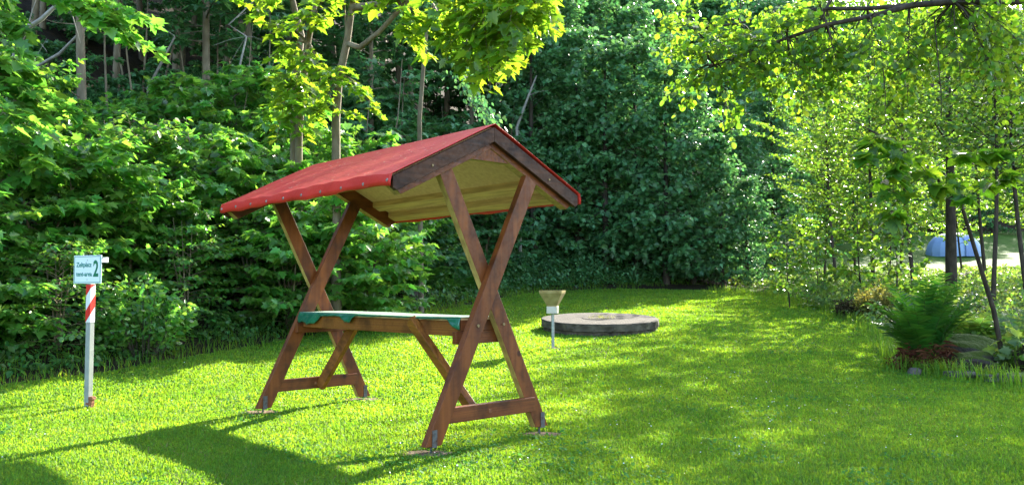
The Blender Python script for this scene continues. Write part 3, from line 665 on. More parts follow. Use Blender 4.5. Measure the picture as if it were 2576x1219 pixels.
M_bark_l = mat('pale_bark', (.12, .095, .06), .85, (.20, .165, .11), 10, .5, 30, spec=.2, stretch=(1, 1, .35))
M_bark_d = mat('dark_bark', (.030, .024, .018), .9, (.07, .055, .04), 12, .6, 30, spec=.2, stretch=(1, 1, .35))
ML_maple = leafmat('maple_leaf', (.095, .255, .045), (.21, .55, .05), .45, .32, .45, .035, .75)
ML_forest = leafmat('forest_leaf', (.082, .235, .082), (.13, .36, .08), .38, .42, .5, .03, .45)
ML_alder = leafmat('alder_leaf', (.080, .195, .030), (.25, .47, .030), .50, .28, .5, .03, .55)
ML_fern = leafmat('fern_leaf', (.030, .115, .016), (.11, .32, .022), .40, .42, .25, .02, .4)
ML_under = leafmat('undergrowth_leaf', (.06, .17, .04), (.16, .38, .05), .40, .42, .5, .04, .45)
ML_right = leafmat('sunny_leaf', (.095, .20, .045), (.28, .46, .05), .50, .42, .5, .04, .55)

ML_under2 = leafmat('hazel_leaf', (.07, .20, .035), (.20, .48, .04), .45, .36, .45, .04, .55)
bushK = Kind('maple_bush', 'bush', [maple_bush(11, 3.4, 1.55), maple_bush(12, 2.9, 1.7, nb=38), maple_bush(13, 4.2, 1.6, nb=50)], M_bark_l, ML_maple, 'stems', 'foliage')
treeK = Kind('forest_tree', 'tree', [tall_tree(21, 11, 2.3, leaf=.18, trad=.08), tall_tree(22, 12.5, 2.5, leaf=.18, low=.42, trad=.09), tall_tree(23, 9, 2.0, leaf=.17, low=.30, trad=.08)], M_bark_l, ML_forest)
wallK = Kind('broadleaf_tree', 'tree', [tall_tree(31, 9, 2.6, leaf=.18, nb=84, low=.04, spl=.5, den=.32, full=True, droop=.08), tall_tree(32, 12, 3.1, leaf=.19, nb=105, low=.06, spl=.6, den=.36, full=True, droop=.08), tall_tree(33, 7.5, 2.3, leaf=.17, nb=70, low=.02, spl=.48, den=.30, full=True, droop=.08)], M_bark_d, ML_forest)
alderK = Kind('alder_tree', 'tree', [alder(41, 6.5, 1.75, nb=56, low=.24, trad=.045), alder(42, 8.0, 2.0, nb=64, low=.37, trad=.05, den=.23, step=.095), alder(43, 4.6, 1.2, nb=30, low=.25, trad=.025), alder(44, 8.2, 2.0, nb=50, low=.38, trad=.13, den=.25, step=.10), alder(45, 1.9, .60, leaf=.085, nb=17, low=.12, trad=.012, den=.16, spl=.2)], M_bark_d, ML_alder)
fernK = Kind('fern', 'fern', [fern_mesh(51, 18, .95, .62, .55), fern_mesh(52, 33, 1.15, 1.0, .46, 20, vary=.11), fern_mesh(53, 14, .8, .5, .6)], M_bark_d, ML_fern, 'stalks', 'fronds')

# ---- sorted rows of plants; labels are made from what each stands beside and its rank in the row
ORD = ['first', 'second', 'third', 'fourth', 'fifth', 'sixth', 'seventh', 'eighth', 'ninth', 'tenth', 'eleventh', 'twelfth', 'thirteenth', 'fourteenth', 'fifteenth', 'sixteenth', 'seventeenth', 'eighteenth', 'nineteenth', 'twentieth']
def row(kind, items, lab, group, ml=None):
    """items: (D pixel column, depth, form, scale, optional own label)"""
    items = sorted(items, key=lambda t: t[0]); rr = random.Random(len(items) * 7 + len(lab))
    for i, it in enumerate(items):
        dx, y, f, sc = it[:4]; own = it[4] if len(it) > 4 else lab.format(ORD[i])
        kind.put(px(dx, y), y, f, rr.uniform(0, 6.28), sc, own, group, ml=ml)

# left front row of bright maples and the layers behind
row(bushK, [(-40, 10.3, 0, .72), (90, 10.9, 1, .82), (200, 11.4, 1, .78), (310, 11.8, 0, .60), (420, 12.6, 1, .66), (520, 13.7, 0, .78), (640, 14.6, 1, .92), (-150, 9.2, 1, .7)],
    '{} bright maple bush from the left in the front row beside the lawn', 'front row of maple bushes')
row(bushK, [(740, 15.8, 2, .86), (850, 16.8, 1, 1.05), (940, 17.8, 0, .9), (40, 13.4, 0, .6), (250, 14.6, 1, .62), (430, 16.0, 1, .8), (570, 16.6, 0, .95), (640, 17.6, 0, 1.0)],
    '{} maple bush from the left in the second row behind the front maples', 'second row of maple bushes')
row(bushK, [(1010, 19.5, 1, .85), (1110, 21.3, 0, .9), (1210, 23.0, 1, .9), (1000, 22.5, 2, .95), (1130, 24.5, 2, .95), (-20, 16.5, 1, .6), (130, 17.5, 1, .5), (330, 18.0, 1, .55), (480, 20, 0, .6), (680, 20.5, 0, .7), (820, 21.5, 1, 1.1), (900, 24, 0, 1.1)],
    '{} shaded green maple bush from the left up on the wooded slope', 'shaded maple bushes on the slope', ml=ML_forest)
hazelK = Kind('hazel_bush', 'bush', [maple_bush(14, 2.6, 1.3, leaf=.10, nb=44, tpl=ALDER)], M_bark_l, ML_under2, 'stems', 'foliage')
row(hazelK, [(150, 9.9, 0, .55), (470, 12.0, 0, .62), (640, 13.4, 0, .75), (700, 14.4, 0, .8), (900, 17.0, 0, .8), (1080, 20.4, 0, .7), (330, 13.0, 0, .95), (-30, 12.4, 0, 1.0)],
    'small-leaved hazel bush between the maples, {} from the left', 'hazel bushes between the maples')
# tall forest trees on the slope
row(treeK, [(205, 15.0, 0, .95, 'tall tree with straight pale brown trunk at upper left above the maples'), (515, 18.5, 2, 1.1, 'thin grey trunk standing between the leaning stems and the twin tree'), (-60, 16, 1, .9), (60, 21, 0, 1), (150, 25, 1, 1), (280, 22, 2, 1), (350, 27, 0, 1.1), (430, 24, 1, 1), (560, 26, 2, 1.1), (640, 22, 0, 1),
            (700, 28, 1, 1.1), (930, 22, 2, 1), (990, 27, 0, 1.1), (1060, 24, 1, .95), (1120, 29, 2, 1.2), (1190, 27, 0, 1), (1260, 31, 1, 1.1), (1340, 29, 2, 1.1), (850, 31, 0, 1.2), (470, 32, 1, 1.1)],
    'slim forest tree in the dark wood, {} from the left', 'slim trees in the dark wood', )
row(treeK, [(-120, 28, 1, 1.2), (30, 32, 0, 1.3), (200, 35, 1, 1.3), (360, 37, 0, 1.3), (560, 36, 1, 1.3), (730, 39, 0, 1.4), (900, 38, 1, 1.3), (1080, 38, 0, 1.3), (1230, 40, 1, 1.3)],
    'dark tall tree high on the wooded slope, {} from the left in the back line', 'dark trees high on the slope')
# the wall of broadleaf trees beyond the lawn
row(wallK, [(1345, 25.6, 2, .95), (1455, 26.0, 0, .80), (1525, 25.6, 2, .92), (1600, 25.8, 2, .98), (1675, 25.5, 2, .92), (1745, 25.8, 2, .80), (1815, 25.6, 2, .62), (1880, 25.5, 2, .45), (1410, 28.5, 1, .66)],
    'dense shaded tree right behind the far lawn edge, {} from the left', 'trees behind the far lawn edge')
row(wallK, [(1480, 32, 1, .72), (1600, 31.5, 0, .95), (1700, 33, 0, .95), (1800, 33.5, 0, .95), (1870, 31.5, 2, .8), (1330, 33, 1, .85), (1945, 35, 0, .9), (1560, 35.5, 1, .85), (1660, 37, 1, .9), (1760, 37.5, 1, .85)],
    'tall dark green tree in the middle line of the far wood, {} from the left', 'middle line of the far wood')
row(wallK, [(1560, 40, 1, 1.25), (1700, 42, 1, 1.1), (1830, 43, 1, 1.15), (1950, 46, 1, 1.2), (2050, 50, 1, 1.3), (1420, 40, 1, 1.25), (2130, 58, 1, 1.4), (1770, 48, 1, 1.3), (1890, 51, 1, 1.4), (2000, 56, 1, 1.55), (1640, 46, 1, 1.3), (2250, 62, 1, .95), (2370, 64, 1, .85), (2500, 66, 1, .85), (2620, 66, 1, .85), (2320, 70, 1, .9), (2440, 72, 1, .9), (2560, 74, 1, .9), (2180, 68, 1, 1.2)],
    'hazy dark green tree in the farthest line of the wood, {} from the left', 'farthest line of trees')
# right side: sunlit alders
row(alderK, [(2105, 22.5, 1, .85), (2195, 20.5, 1, .95), (2300, 18.5, 1, .85), (2070, 28.5, 0, .85), (2150, 30, 0, 1.0), (2235, 28, 0, 1.0), (2262, 31, 0, 1.1), (2420, 32, 0, .8), (2590, 30, 0, 1.1), (2640, 28, 0, 1.1), (2390, 20.0, 3, 1.0, 'alder with the thick dark trunk standing in front of the blue tent'), (2490, 15.5, 1, .8), (2585, 15.5, 1, .85), (2640, 21, 0, 1.1), (2480, 24, 1, 1.0)],
    'sunlit yellow-green alder at the right, {} from the left', 'sunlit alders at the right')
row(alderK, [(1985, 17.6, 4, 1.0, 'small young alder standing alone on the right edge of the lawn'), (2055, 18.8, 4, .8), (2165, 18.5, 4, 1.3), (2250, 16.2, 4, 1.1)],
    'low alder sapling in front of the alders, {} from the left', 'alder saplings at the lawn edge')
# ferns
row(fernK, [(2318, 9.95, 1, (.88, .88, 1.12), 'large upright green fern at the right edge of the lawn beside the mossy rock')], '', None)
row(fernK, [(20, 10.0, 0, 1.0), (100, 10.6, 2, 1.0), (560, 13.4, 0, .9), (640, 14.0, 2, 1.0), (880, 16.6, 0, .9), (1060, 18.8, 0, 1.05), (1120, 19.6, 2, 1.1), (1170, 20.6, 0, 1.0), (1240, 22.4, 0, 1.0), (1000, 18.3, 2, .9), (960, 17.4, 0, .8)],
    'dark green fern at the foot of the wooded slope, {} from the left', 'ferns along the foot of the slope')
row(fernK, [(2440, 12.0, 0, 1.0), (2520, 12.6, 2, 1.05), (2560, 11.6, 0, 1.0), (2460, 10.9, 2, .7), (2075, 17.4, 0, .5), (2048, 18.0, 2, .55)],
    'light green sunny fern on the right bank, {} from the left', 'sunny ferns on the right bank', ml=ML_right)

# ---- single trees whose limbs are drawn one by one
CAMP = np.array([0, 0, CAM_H]); _fw = np.array(fw); _r2 = np.array(r2); _u2 = np.array(u2)
def at(dx, dy, y):
    """world point at picture column/row and forward distance y (metres)"""
    d = _fw + _r2 * (dx - 1288) / 2054.76 - _u2 * (dy - 609.5) / 2054.76
    return CAMP + d * (y / d[1])
def sprays_at(p, pts, root, leaf, spl=.45, den=.22, rad=.018, L=None, **kw):
    """limbs from root(s) to each target, the last metre of each leafy"""
    roots = root if isinstance(root, list) else [root]; r = p.r
    for i, q in enumerate(pts):
        q = np.array(q); r0 = min(roots, key=lambda a: np.linalg.norm(np.array(a) - q)); r0 = np.array(r0); mid = (r0 + q) / 2 + np.array([0, 0, .12 * np.linalg.norm(q - r0)]); dirn = unit(q - mid); l = L or min(1.1, .6 * np.linalg.norm(q - r0)); s0 = q - dirn * l
        p.wood.tube([tuple(r0), tuple((r0 + mid) / 2 + np.array([0, 0, .03])), tuple(mid), tuple(s0)], [rad, rad * .8, rad * .65, rad * .45], 5, False)
        p.branch(s0, dirn, l, leaf, rad * .45, .1, .0, spl, den, **kw)
def finish(p, name, label, cat, base, mw, ml, tpl=MAPLE, fold=.22, group=None, wood='trunk', leaves='crown'):
    a, b = p.done(name, tpl, fold); o = empty(name, tuple(base), 0, label, cat, group)
    off = -Vector(base)
    for me in (a, b): me.transform(Matrix.Translation(off))
    link(wood, a, mw, o); link(leaves, b, ml, o); return o
def G(dx, y): x = px(dx, y); return np.array([x, y, H1(x, y)])

# twin-stemmed maple whose bright branch hangs over the table roof
ML_bright = leafmat('bright_maple_leaf', (.09, .20, .022), (.33, .58, .026), .52, .33, .4, .03, .5)
p = Plant(61); b0 = G(742, 14.0)
t1 = [b0 - [0, 0, .3], at(740, 330, 14), at(745, 200, 13.9), at(758, 90, 13.8), at(735, 0, 13.8), at(745, -160, 13.8)]
t2 = [b0 + [.05, 0, .3], at(752, 330, 13.9), at(762, 210, 13.7), at(775, 110, 13.5), at(800, -40, 13.4), at(830, -220, 13.4)]
p.wood.tube(t1, [.085, .072, .066, .06, .052, .03], 9, False); p.wood.tube(t2, [.075, .065, .058, .05, .045, .02], 8, False)
sprays_at(p, [at(*q) for q in ((700, 60, 13.2), (660, 20, 13.4), (780, 30, 12.8), (820, -20, 12.6), (720, 190, 13.2), (790, 260, 13.0), (700, 300, 13.3), (680, -60, 13), (640, -120, 13.5), (760, -120, 12.6), (800, 170, 13.2), (600, -30, 13.6), (735, 250, 13.5), (760, 150, 13.3), (720, 120, 13.4), (770, 320, 13.4))], [t1[3], t1[4], t2[3], t1[2]], .165, .34, .2, .03)
finish(p, 'maple_tree', 'twin-stemmed maple with pale sunlit trunks rising behind the far end of the red roof', 'tree', b0, M_bark_l, ML_bright)
p = Plant(62); b0 = G(848, 13.4)
t1 = [b0 - [0, 0, .3], at(845, 300, 13.4), at(852, 200, 13.2), at(872, 110, 13.0), at(885, 20, 12.8), at(910, -140, 12.6)]
lim = [t1[3], at(905, 120, 12.8), at(955, 80, 12.6), at(1010, 20, 12.3), at(1080, -60, 12.0)]
lim2 = [t1[4], at(960, 10, 12.6), at(1080, -30, 12.2), at(1200, -60, 11.8), at(1330, -70, 11.6)]
p.wood.tube(t1, [.085, .07, .066, .06, .05, .03], 9, False); p.wood.tube(lim, [.05, .045, .04, .04, .03], 7, False); p.wood.tube(lim2, [.06, .05, .045, .035, .02], 7, False)
tg = [(1310, 80, 11.3), (1300, 40, 11.5), (1225, 150, 11.2), (1195, 130, 11.4), (1260, 110, 11.0), (1165, 100, 11.6), (1120, 90, 11.8), (1300, 20, 11.9), (1220, 60, 11.3), (1150, 30, 11.7), (1060, 40, 12.0), (1000, -10, 12.3), (1380, 10, 11.6),
      (1100, -20, 11.4), (1250, 0, 11.0), (1340, -40, 11.2), (1190, -40, 11.6), (1280, 90, 12.1), (1200, 100, 12.2), (1290, 95, 12.0), (1040, 80, 12.2), (950, -40, 12.0), (1140, 110, 12.1), (1220, 110, 11.8)]
sprays_at(p, [at(*q) for q in tg], [lim[2], lim[3], lim[4], lim2[2], lim2[3], lim2[4], t1[4]], .18, .42, .2, .022)
sprays_at(p, [at(*q) for q in ((900, 210, 12.8), (940, 260, 12.8), (820, 250, 13.0), (860, -60, 12.6), (855, 170, 12.9), (880, 280, 12.9), (835, 200, 12.9))], [t1[2], t1[3], t1[1]], .12, .25, .2, .02)
finish(p, 'maple_tree', 'forked maple whose bright yellow-green branch hangs over the roof ridge', 'tree', b0, M_bark_l, ML_bright)
# big maple at the left border, only its sprays reach into the picture
p = Plant(63); b0 = G(-260, 10.5)
t1 = [b0 - [0, 0, .3], at(-270, 400, 10.5), at(-240, 150, 10.4), at(-200, -50, 10.3), at(-150, -250, 10.2)]
p.wood.tube(t1, [.14, .12, .10, .08, .05], 9, False)
sprays_at(p, [at(*q) for q in ((40, 40, 10), (20, 90, 9.6), (60, 150, 10.2), (30, 200, 9.7), (150, 250, 10.2), (110, 290, 9.8), (190, 270, 10.4), (60, 270, 9.6), (20, 330, 9.9), (260, 20, 10.3), (300, 55, 10.4), (340, 20, 10.6), (345, 75, 10.8), (0, -40, 9.8), (-40, 120, 9.8))],
          [t1[1], t1[2], t1[3]], .18, .36, .2, .022)
finish(p, 'maple_tree', 'maple at the left border whose leafy sprays hang into the upper left corner', 'tree', b0, M_bark_l, ML_maple)
# overhanging alder, trunk beyond the right border
p = Plant(64); b0 = np.array([8.2, 10.6, H1(8.2, 10.6)])
tr = [b0 - [0, 0, .3], b0 + [0, -.05, 2.0], b0 + [-.1, -.1, 3.6], b0 + [-.3, -.1, 5.5], b0 + [-.4, 0, 7.5]]
bough = [tr[2], at(2576, 3, 9.6), at(2400, 4, 9.4), at(2290, 14, 9.3), at(2190, 42, 9.2), at(2080, 62, 9.3), at(1980, 96, 9.4), at(1890, 128, 9.5), at(1800, 165, 9.6)]
bg2 = [bough[3], at(2180, 22, 9.6), at(2080, 22, 9.9), at(1960, 30, 10.2), at(1860, 60, 10.4), at(1760, 70, 10.6)]
p.wood.tube(tr, [.17, .14, .12, .09, .05], 9, False); p.wood.tube(bough, [.06, .05, .042, .036, .03, .025, .02, .015, .009], 7, False); p.wood.tube(bg2, [.03, .026, .022, .018, .014, .008], 6, False)
r_ = np.random.default_rng(9); tg = []
for k in range(34): tg.append((r_.uniform(1700, 2150), r_.uniform(-60, 130) + 30 * r_.random(), r_.uniform(9.0, 10.8)))
for k in range(30): tg.append((r_.uniform(1800, 2130), r_.uniform(100, 215), r_.uniform(9.0, 10.3)))
for k in range(32): tg.append((r_.uniform(2130, 2640), r_.uniform(-60, 150), r_.uniform(8.6, 11)))
for k in range(14): tg.append((r_.uniform(2200, 2600), r_.uniform(120, 300), r_.uniform(9, 11)))
tg += [(1700, 120, 9.9), (1712, 205, 9.8), (1730, 235, 9.8), (1760, 190, 9.7), (1850, 265, 9.6), (1830, 290, 9.6), (2000, 240, 9.5), (1690, 60, 10.3), (1720, 20, 10.4)]
sprays_at(p, [at(*q) for q in tg], bough[2:] + bg2[1:], .074, .30, .13, .011, step=.075, upn=.5, jit=.7)
for x0 in (2210, 2350): # hanging bare twigs
    q = at(x0, 40, 9.2); p.wood.tube([q, q + [.02, 0, -.4], q + [.05, 0, -.9], q + [.04, 0, -1.2]], [.008, .007, .005, .003], 4, False)
ML_over = leafmat('overhang_leaf', (.070, .185, .022), (.24, .46, .022), .55, .36, .45, .03, .5)
finish(p, 'alder_tree', 'alder whose dark bough and round backlit leaves overhang the upper right corner', 'tree', b0, M_bark_d, ML_over, ALDER, .1)
ML_lean = leafmat('big_maple_leaf', (.055, .14, .015), (.24, .48, .02), .55, .35, .35, .03, .5)
# leaning maple with large leaves at the right
p = Plant(65); b0 = G(2524, 9.7)
st = [b0 - [0, 0, .2], at(2500, 780, 9.6), at(2460, 650, 9.4), at(2420, 520, 9.2), at(2340, 430, 8.9), at(2230, 350, 8.5), at(2140, 300, 8.3)]
p.wood.tube(st, [.032, .028, .024, .019, .014, .009, .005], 7, False)
sprays_at(p, [at(*q) for q in ((2170, 380, 8.2), (2250, 410, 8.1), (2255, 520, 8.2), (2350, 455, 8.3), (2420, 480, 8.5), (2540, 440, 8.7), (2500, 380, 8.6))], [st[3], st[4], st[5]], .16, .10, .5, .007, L=.35)
finish(p, 'leaning_maple', 'thin leaning maple with large leaves growing from beside the mossy rock', 'tree', b0, M_bark_d, ML_lean)
# drooping leafy strand behind the ridge
p = Plant(66); b0 = G(1060, 16.5)
st = [b0 - [0, 0, .2], at(1055, 300, 16.5), at(1070, 100, 16.3), at(1090, 10, 16.1), at(1105, 40, 15.8)]
p.wood.tube(st, [.06, .05, .04, .025, .015], 6, False)
path = [at(*q) for q in ((1105, 40, 15.8), (1130, 90, 15.6), (1155, 150, 15.4), (1165, 215, 15.2), (1195, 250, 15.0), (1225, 285, 14.8), (1246, 312, 14.7))]
p.wood.tube(path, [.015, .013, .011, .009, .007, .005, .003], 4, False)
for i in range(420):
    t = p.r.random() * 5.99; j = int(t); c = path[j] * (1 - t + j) + path[j + 1] * (t - j)
    p.leaf(c + p.r.normal(size=3) * [.10, .10, .06], np.array([.2, -1, .5]) + p.r.normal(size=3) * .4, np.array([.3, 0, -1]) + p.r.normal(size=3) * .3, .10 * p.r.uniform(.7, 1.2))
finish(p, 'lime_tree', 'slender tree with a drooping strand of hanging leaves ending at the roof ridge', 'tree', b0, M_bark_l, ML_forest, OVAL, .1)

# bare dead wood leaning in the forest
def dead(pts, rads, label, twigs=4, seed=0):
    r = np.random.default_rng(seed); q = [at(*a) for a in pts]; x, y = q[-1][:2]; q.append(np.array([x + .1, y + .2, H1(x + .1, y + .2) - .1])); q = [np.array(a) for a in q]
    b = q[-1].copy(); mb = MB(); mb.tube([a - b for a in q], rads + [rads[-1] * 1.1], 6, False)
    for k in range(twigs):
        i = int(r.integers(0, len(q) - 1)); c = q[i] - b; d = unit(r.normal(size=3) * [1, .5, 1] + [0, 0, .3]); L = r.uniform(.3, .9)
        mb.tube([c, c + d * L * .5 + [0, 0, .03], c + d * L], [rads[0] * .5, rads[0] * .35, .003], 4, False)
    o = mb.build('dead_branch', M_deadwood, None, smooth=True); o.location = tuple(b); tag(o, label, 'dead branch', 'bare dead wood in the forest'); return o
M_deadwood = mat('dead_wood', (.20, .19, .17), .8, (.30, .28, .25), 12, .3, 30, spec=.2)
dead([(165, -10, 13), (105, 48, 13), (68, 72, 13.2), (46, 110, 13.4), (20, 200, 13.6)], [.022, .035, .04, .04, .045], 'pale crooked dead branch in the upper left corner', 5, 1)
dead([(275, 50, 15), (205, 78, 15), (150, 135, 15.2), (75, 178, 15.5), (40, 190, 15.6)], [.012, .02, .03, .03, .03], 'dark dead branch crossing behind the straight pale trunk', 4, 2)
dead([(440, 92, 17), (405, 160, 17.2), (372, 222, 17.5)], [.018, .026, .032], 'leaning dead stem with a pale tip right of the straight pale trunk', 2, 3)
dead([(648, -5, 17), (575, 62, 17), (620, 92, 17), (600, 180, 17.2), (576, 262, 17.4)], [.012, .016, .02, .022, .026], 'tangled bare sapling left of the twin-stemmed maple', 10, 4)
dead([(695, 130, 17), (640, 180, 17), (590, 235, 17.4)], [.01, .014, .018], 'thin slanting dead twig below the tangled bare sapling', 3, 5)
dead([(1350, 190, 24), (1330, 240, 24.2), (1300, 320, 24.5)], [.02, .035, .05], 'slanting grey stem in the shaded wood right of the roof ridge', 3, 6)
# thin pale saplings
def sapling(seed):
    p = Plant(seed); r = p.r; H = 4.2; dx = r.normal() * .5
    f = lambda t: np.array([dx * t * t + .08 * math.sin(7 * t), .05 * math.sin(5 * t + 1), H * t - .2])
    p.wood.tube([f(t) for t in np.linspace(0, 1, 8)], [.028 * (1.1 - t) + .004 for t in np.linspace(0, 1, 8)], 5, False)
    for k in range(5):
        t = r.uniform(.4, .98); a = r.uniform(0, 6.3); p.branch(f(t), [math.cos(a), math.sin(a), .4], r.uniform(.4, .8), .13, .008, .2, .4, .25, .2)
    return p.done('sapling')
sapK = Kind('sapling', 'sapling', [sapling(71), sapling(72), sapling(73)], M_bark_l, ML_forest, 'stem', 'foliage')
row(sapK, [(255, 16.4, 0, 1), (300, 17.4, 1, 1), (330, 16.8, 2, .95), (352, 17.8, 0, 1.05), (400, 18.4, 1, 1.1), (470, 18.6, 2, 1), (545, 19, 0, 1.1), (610, 18, 1, 1.05), (655, 18.8, 2, 1.1), (790, 17.8, 1, 1), (930, 19, 0, 1.1), (960, 20, 1, 1.2), (1010, 21, 2, 1.2), (1290, 25, 0, 1.2)],
    'thin pale sapling in the dark wood, {} from the left', 'thin pale saplings')

# ---- countless low plants
def scatter_leaves(name, gen, n, mat_, label, tpl=OVAL, seed=1):
    r = np.random.default_rng(seed); x, y, h, s = gen(r, n); z = hgt(x, y); k = 7; N = len(x)
    X = np.repeat(x, k); Yy = np.repeat(y, k); hh = np.repeat(h, k); ss = np.repeat(s, k); zz = np.repeat(z, k)
    f = r.random(N * k); a = r.uniform(0, 6.283, N * k); rad = hh * .55 * (.4 + f) * r.random(N * k)
    pos = np.stack([X + rad * np.cos(a), Yy + rad * np.sin(a), zz + .02 + hh * f], 1)
    nr = np.stack([np.cos(a) * .5, np.sin(a) * .5, np.ones(N * k)], 1) + r.normal(size=(N * k, 3)) * .4
    dr = np.stack([np.cos(a), np.sin(a), -.3 + 0 * a], 1)
    me = leaf_mesh(name, pos, nr, dr, ss * r.uniform(.6, 1.3, N * k), tpl)
    return tag(link(name, me, mat_), label, 'undergrowth', kind='stuff')
def near_edge(lo, hi, ymax, h0, h1, s0, s1, xr=(-14, 9)):
    def gen(r, n):
        x = r.uniform(xr[0], xr[1], n * 8); y = r.uniform(4, ymax, n * 8); d = seg_dist(np.stack([x, y], 1), EDGE); k = (d > lo) & (d < hi) & (vnoise(x + 40, y + 40, .9, 7) > .22)
        x, y, d = x[k][:n], y[k][:n], d[k][:n]; g = vnoise(x + 40, y + 40, 1.3, 8)
        return x, y, (h0 + (h1 - h0) * g) * r.uniform(.5, 1.2, len(x)), 1.15 * r.uniform(s0, s1, len(x))
    return gen
scatter_leaves('undergrowth', near_edge(.25, 2.6, 26, .08, .42, .05, .10), 5200, ML_under, 'dark green nettles, ivy and seedlings along the foot of the wooded slope', seed=3)
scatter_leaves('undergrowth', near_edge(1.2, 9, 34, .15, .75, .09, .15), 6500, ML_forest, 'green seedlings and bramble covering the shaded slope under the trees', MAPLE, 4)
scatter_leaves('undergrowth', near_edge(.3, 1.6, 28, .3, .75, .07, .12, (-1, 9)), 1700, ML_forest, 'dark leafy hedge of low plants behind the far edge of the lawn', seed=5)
def right_bank(r, n):
    x = r.uniform(4.6, 24, n * 6); y = r.uniform(9.6, 36, n * 6); P = np.stack([x, y], 1)
    d = seg_dist(P, EDGE); k = (~inside(P, LAWN)) & (d < -.2) & (x / y < .85) & ((x > 6.9) | (y < 20.5)) & (vnoise(x + 9, y + 9, .8, 12) > .2)
    k &= r.random(n * 6) < np.clip(14 / y, 0, 1) ** 1.3
    k &= ~((np.hypot(x - 5.75, y - 9.95) < .75))
    x, y = x[k][:n], y[k][:n]; g = vnoise(x + 9, y + 9, 1.1, 13); e = np.clip((x - 5.4) / 2, .25, 1)
    return x, y, (.12 + .70 * g) * e * r.uniform(.5, 1.2, len(x)) * np.clip(1.6 - y / 24, .3, 1), r.uniform(.05, .085, len(x)) * (1 + .02 * y)
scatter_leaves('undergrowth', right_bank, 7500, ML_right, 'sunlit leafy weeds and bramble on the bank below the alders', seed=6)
def long_grass(name, gen, n, L0, L1, m, label, seed, W=.004):
    r = np.random.default_rng(seed); x, y = gen(r, n); N = len(x); z = hgt(x, y); L = r.uniform(L0, L1, N); a = r.uniform(0, 6.283, N); le = r.uniform(.1, 1.0, N); wx, wy = -np.sin(a) * W, np.cos(a) * W
    c, s = np.cos(a), np.sin(a)
    q = lambda f, g, wd: (np.stack([x + c * L * le * f - wx * wd, y + s * L * le * f - wy * wd, z + L * g], 1), np.stack([x + c * L * le * f + wx * wd, y + s * L * le * f + wy * wd, z + L * g], 1))
    a0, a1 = q(0, -.03, 1); b0_, b1_ = q(.18, .5, .9); c0, c1 = q(.5, .82, .6); t = np.stack([x + c * L * le * .95, y + s * L * le * .95, z + L * (.95 - .35 * le)], 1)
    V = np.stack([a0, a1, b0_, b1_, c0, c1, t], 1).reshape(-1, 3); b = np.arange(N)[:, None] * 7
    loops = np.concatenate([b + np.array([[0, 1, 3, 2]]), b + np.array([[2, 3, 5, 4]]), b + np.array([[4, 5, 6]])], 1).ravel()
    return tag(link(name, np_mesh(name, V, loops, np.tile([4, 4, 3], N)), m), label, 'grass', kind='stuff')
def edge_strip(w0, w1, ymax=26):
    def gen(r, n):
        x = r.uniform(-12, 8, n * 12); y = r.uniform(4, ymax, n * 12); d = seg_dist(np.stack([x, y], 1), EDGE); k = (d > w0) & (d < w1) & (vnoise(x + 30, y + 30, 1.7, 17) + .25 * r.random(n * 12) > .35); return x[k][:n], y[k][:n]
    return gen
def right_strip(r, n):
    i = r.integers(7, 14, n); A = LAWN[i]; B = LAWN[(i + 1) % len(LAWN)]; t = r.random(n)[:, None]; Q = A + (B - A) * t + r.normal(size=(n, 2)) * .16
    k = vnoise(Q[:, 0] + 3, Q[:, 1] + 3, 2.0, 19) > .3
    return Q[k, 0], Q[k, 1]
long_grass('long_grass', edge_strip(-.12, .75), 13000, .04, .16, M_grass, 'longer unmown grass along the shaded left lawn edge', 21)
long_grass('long_grass', right_strip, 6000, .06, .24, M_grass, 'longer unmown grass along the right lawn edge', 22)

# ---- rocks, stump, dead heap, bushes
M_moss = bpy.data.materials.new('mossy_rock'); M_moss.use_nodes = True
n_ = M_moss.node_tree; L_ = n_.links; p_ = n_.nodes['Principled BSDF']; p_.inputs['Roughness'].default_value = .9; p_.inputs['Specular IOR Level'].default_value = .2
g_ = n_.nodes.new('ShaderNodeNewGeometry'); sx_ = n_.nodes.new('ShaderNodeSeparateXYZ'); L_.new(g_.outputs['Normal'], sx_.inputs[0])
nz_ = n_.nodes.new('ShaderNodeTexNoise'); nz_.inputs['Scale'].default_value = 5; nz_.inputs['Detail'].default_value = 8; tc_ = n_.nodes.new('ShaderNodeTexCoord'); L_.new(tc_.outputs['Object'], nz_.inputs['Vector'])
ad_ = n_.nodes.new('ShaderNodeMath'); ad_.operation = 'ADD'; L_.new(sx_.outputs['Z'], ad_.inputs[0]); L_.new(nz_.outputs[0], ad_.inputs[1])
rp_ = n_.nodes.new('ShaderNodeValToRGB'); e_ = rp_.color_ramp.elements; e_[0].position = .80; e_[0].color = (.05, .043, .035, 1); e_[1].position = 1.0; e_[1].color = (.05, .075, .010, 1)
L_.new(ad_.outputs[0], rp_.inputs[0]); L_.new(rp_.outputs[0], p_.inputs['Base Color'])
bp_ = n_.nodes.new('ShaderNodeBump'); bp_.inputs['Strength'].default_value = 1.0; bp_.inputs['Distance'].default_value = .06; n2_ = n_.nodes.new('ShaderNodeTexNoise'); n2_.inputs['Scale'].default_value = 22; n2_.inputs['Detail'].default_value = 6
L_.new(tc_.outputs['Object'], n2_.inputs['Vector']); L_.new(n2_.outputs[0], bp_.inputs['Height']); L_.new(bp_.outputs[0], p_.inputs['Normal'])
M_stone = mat('flat_grey_stone', (.06, .055, .05), .85, (.14, .125, .105), 6, .6, 30, spec=.25)
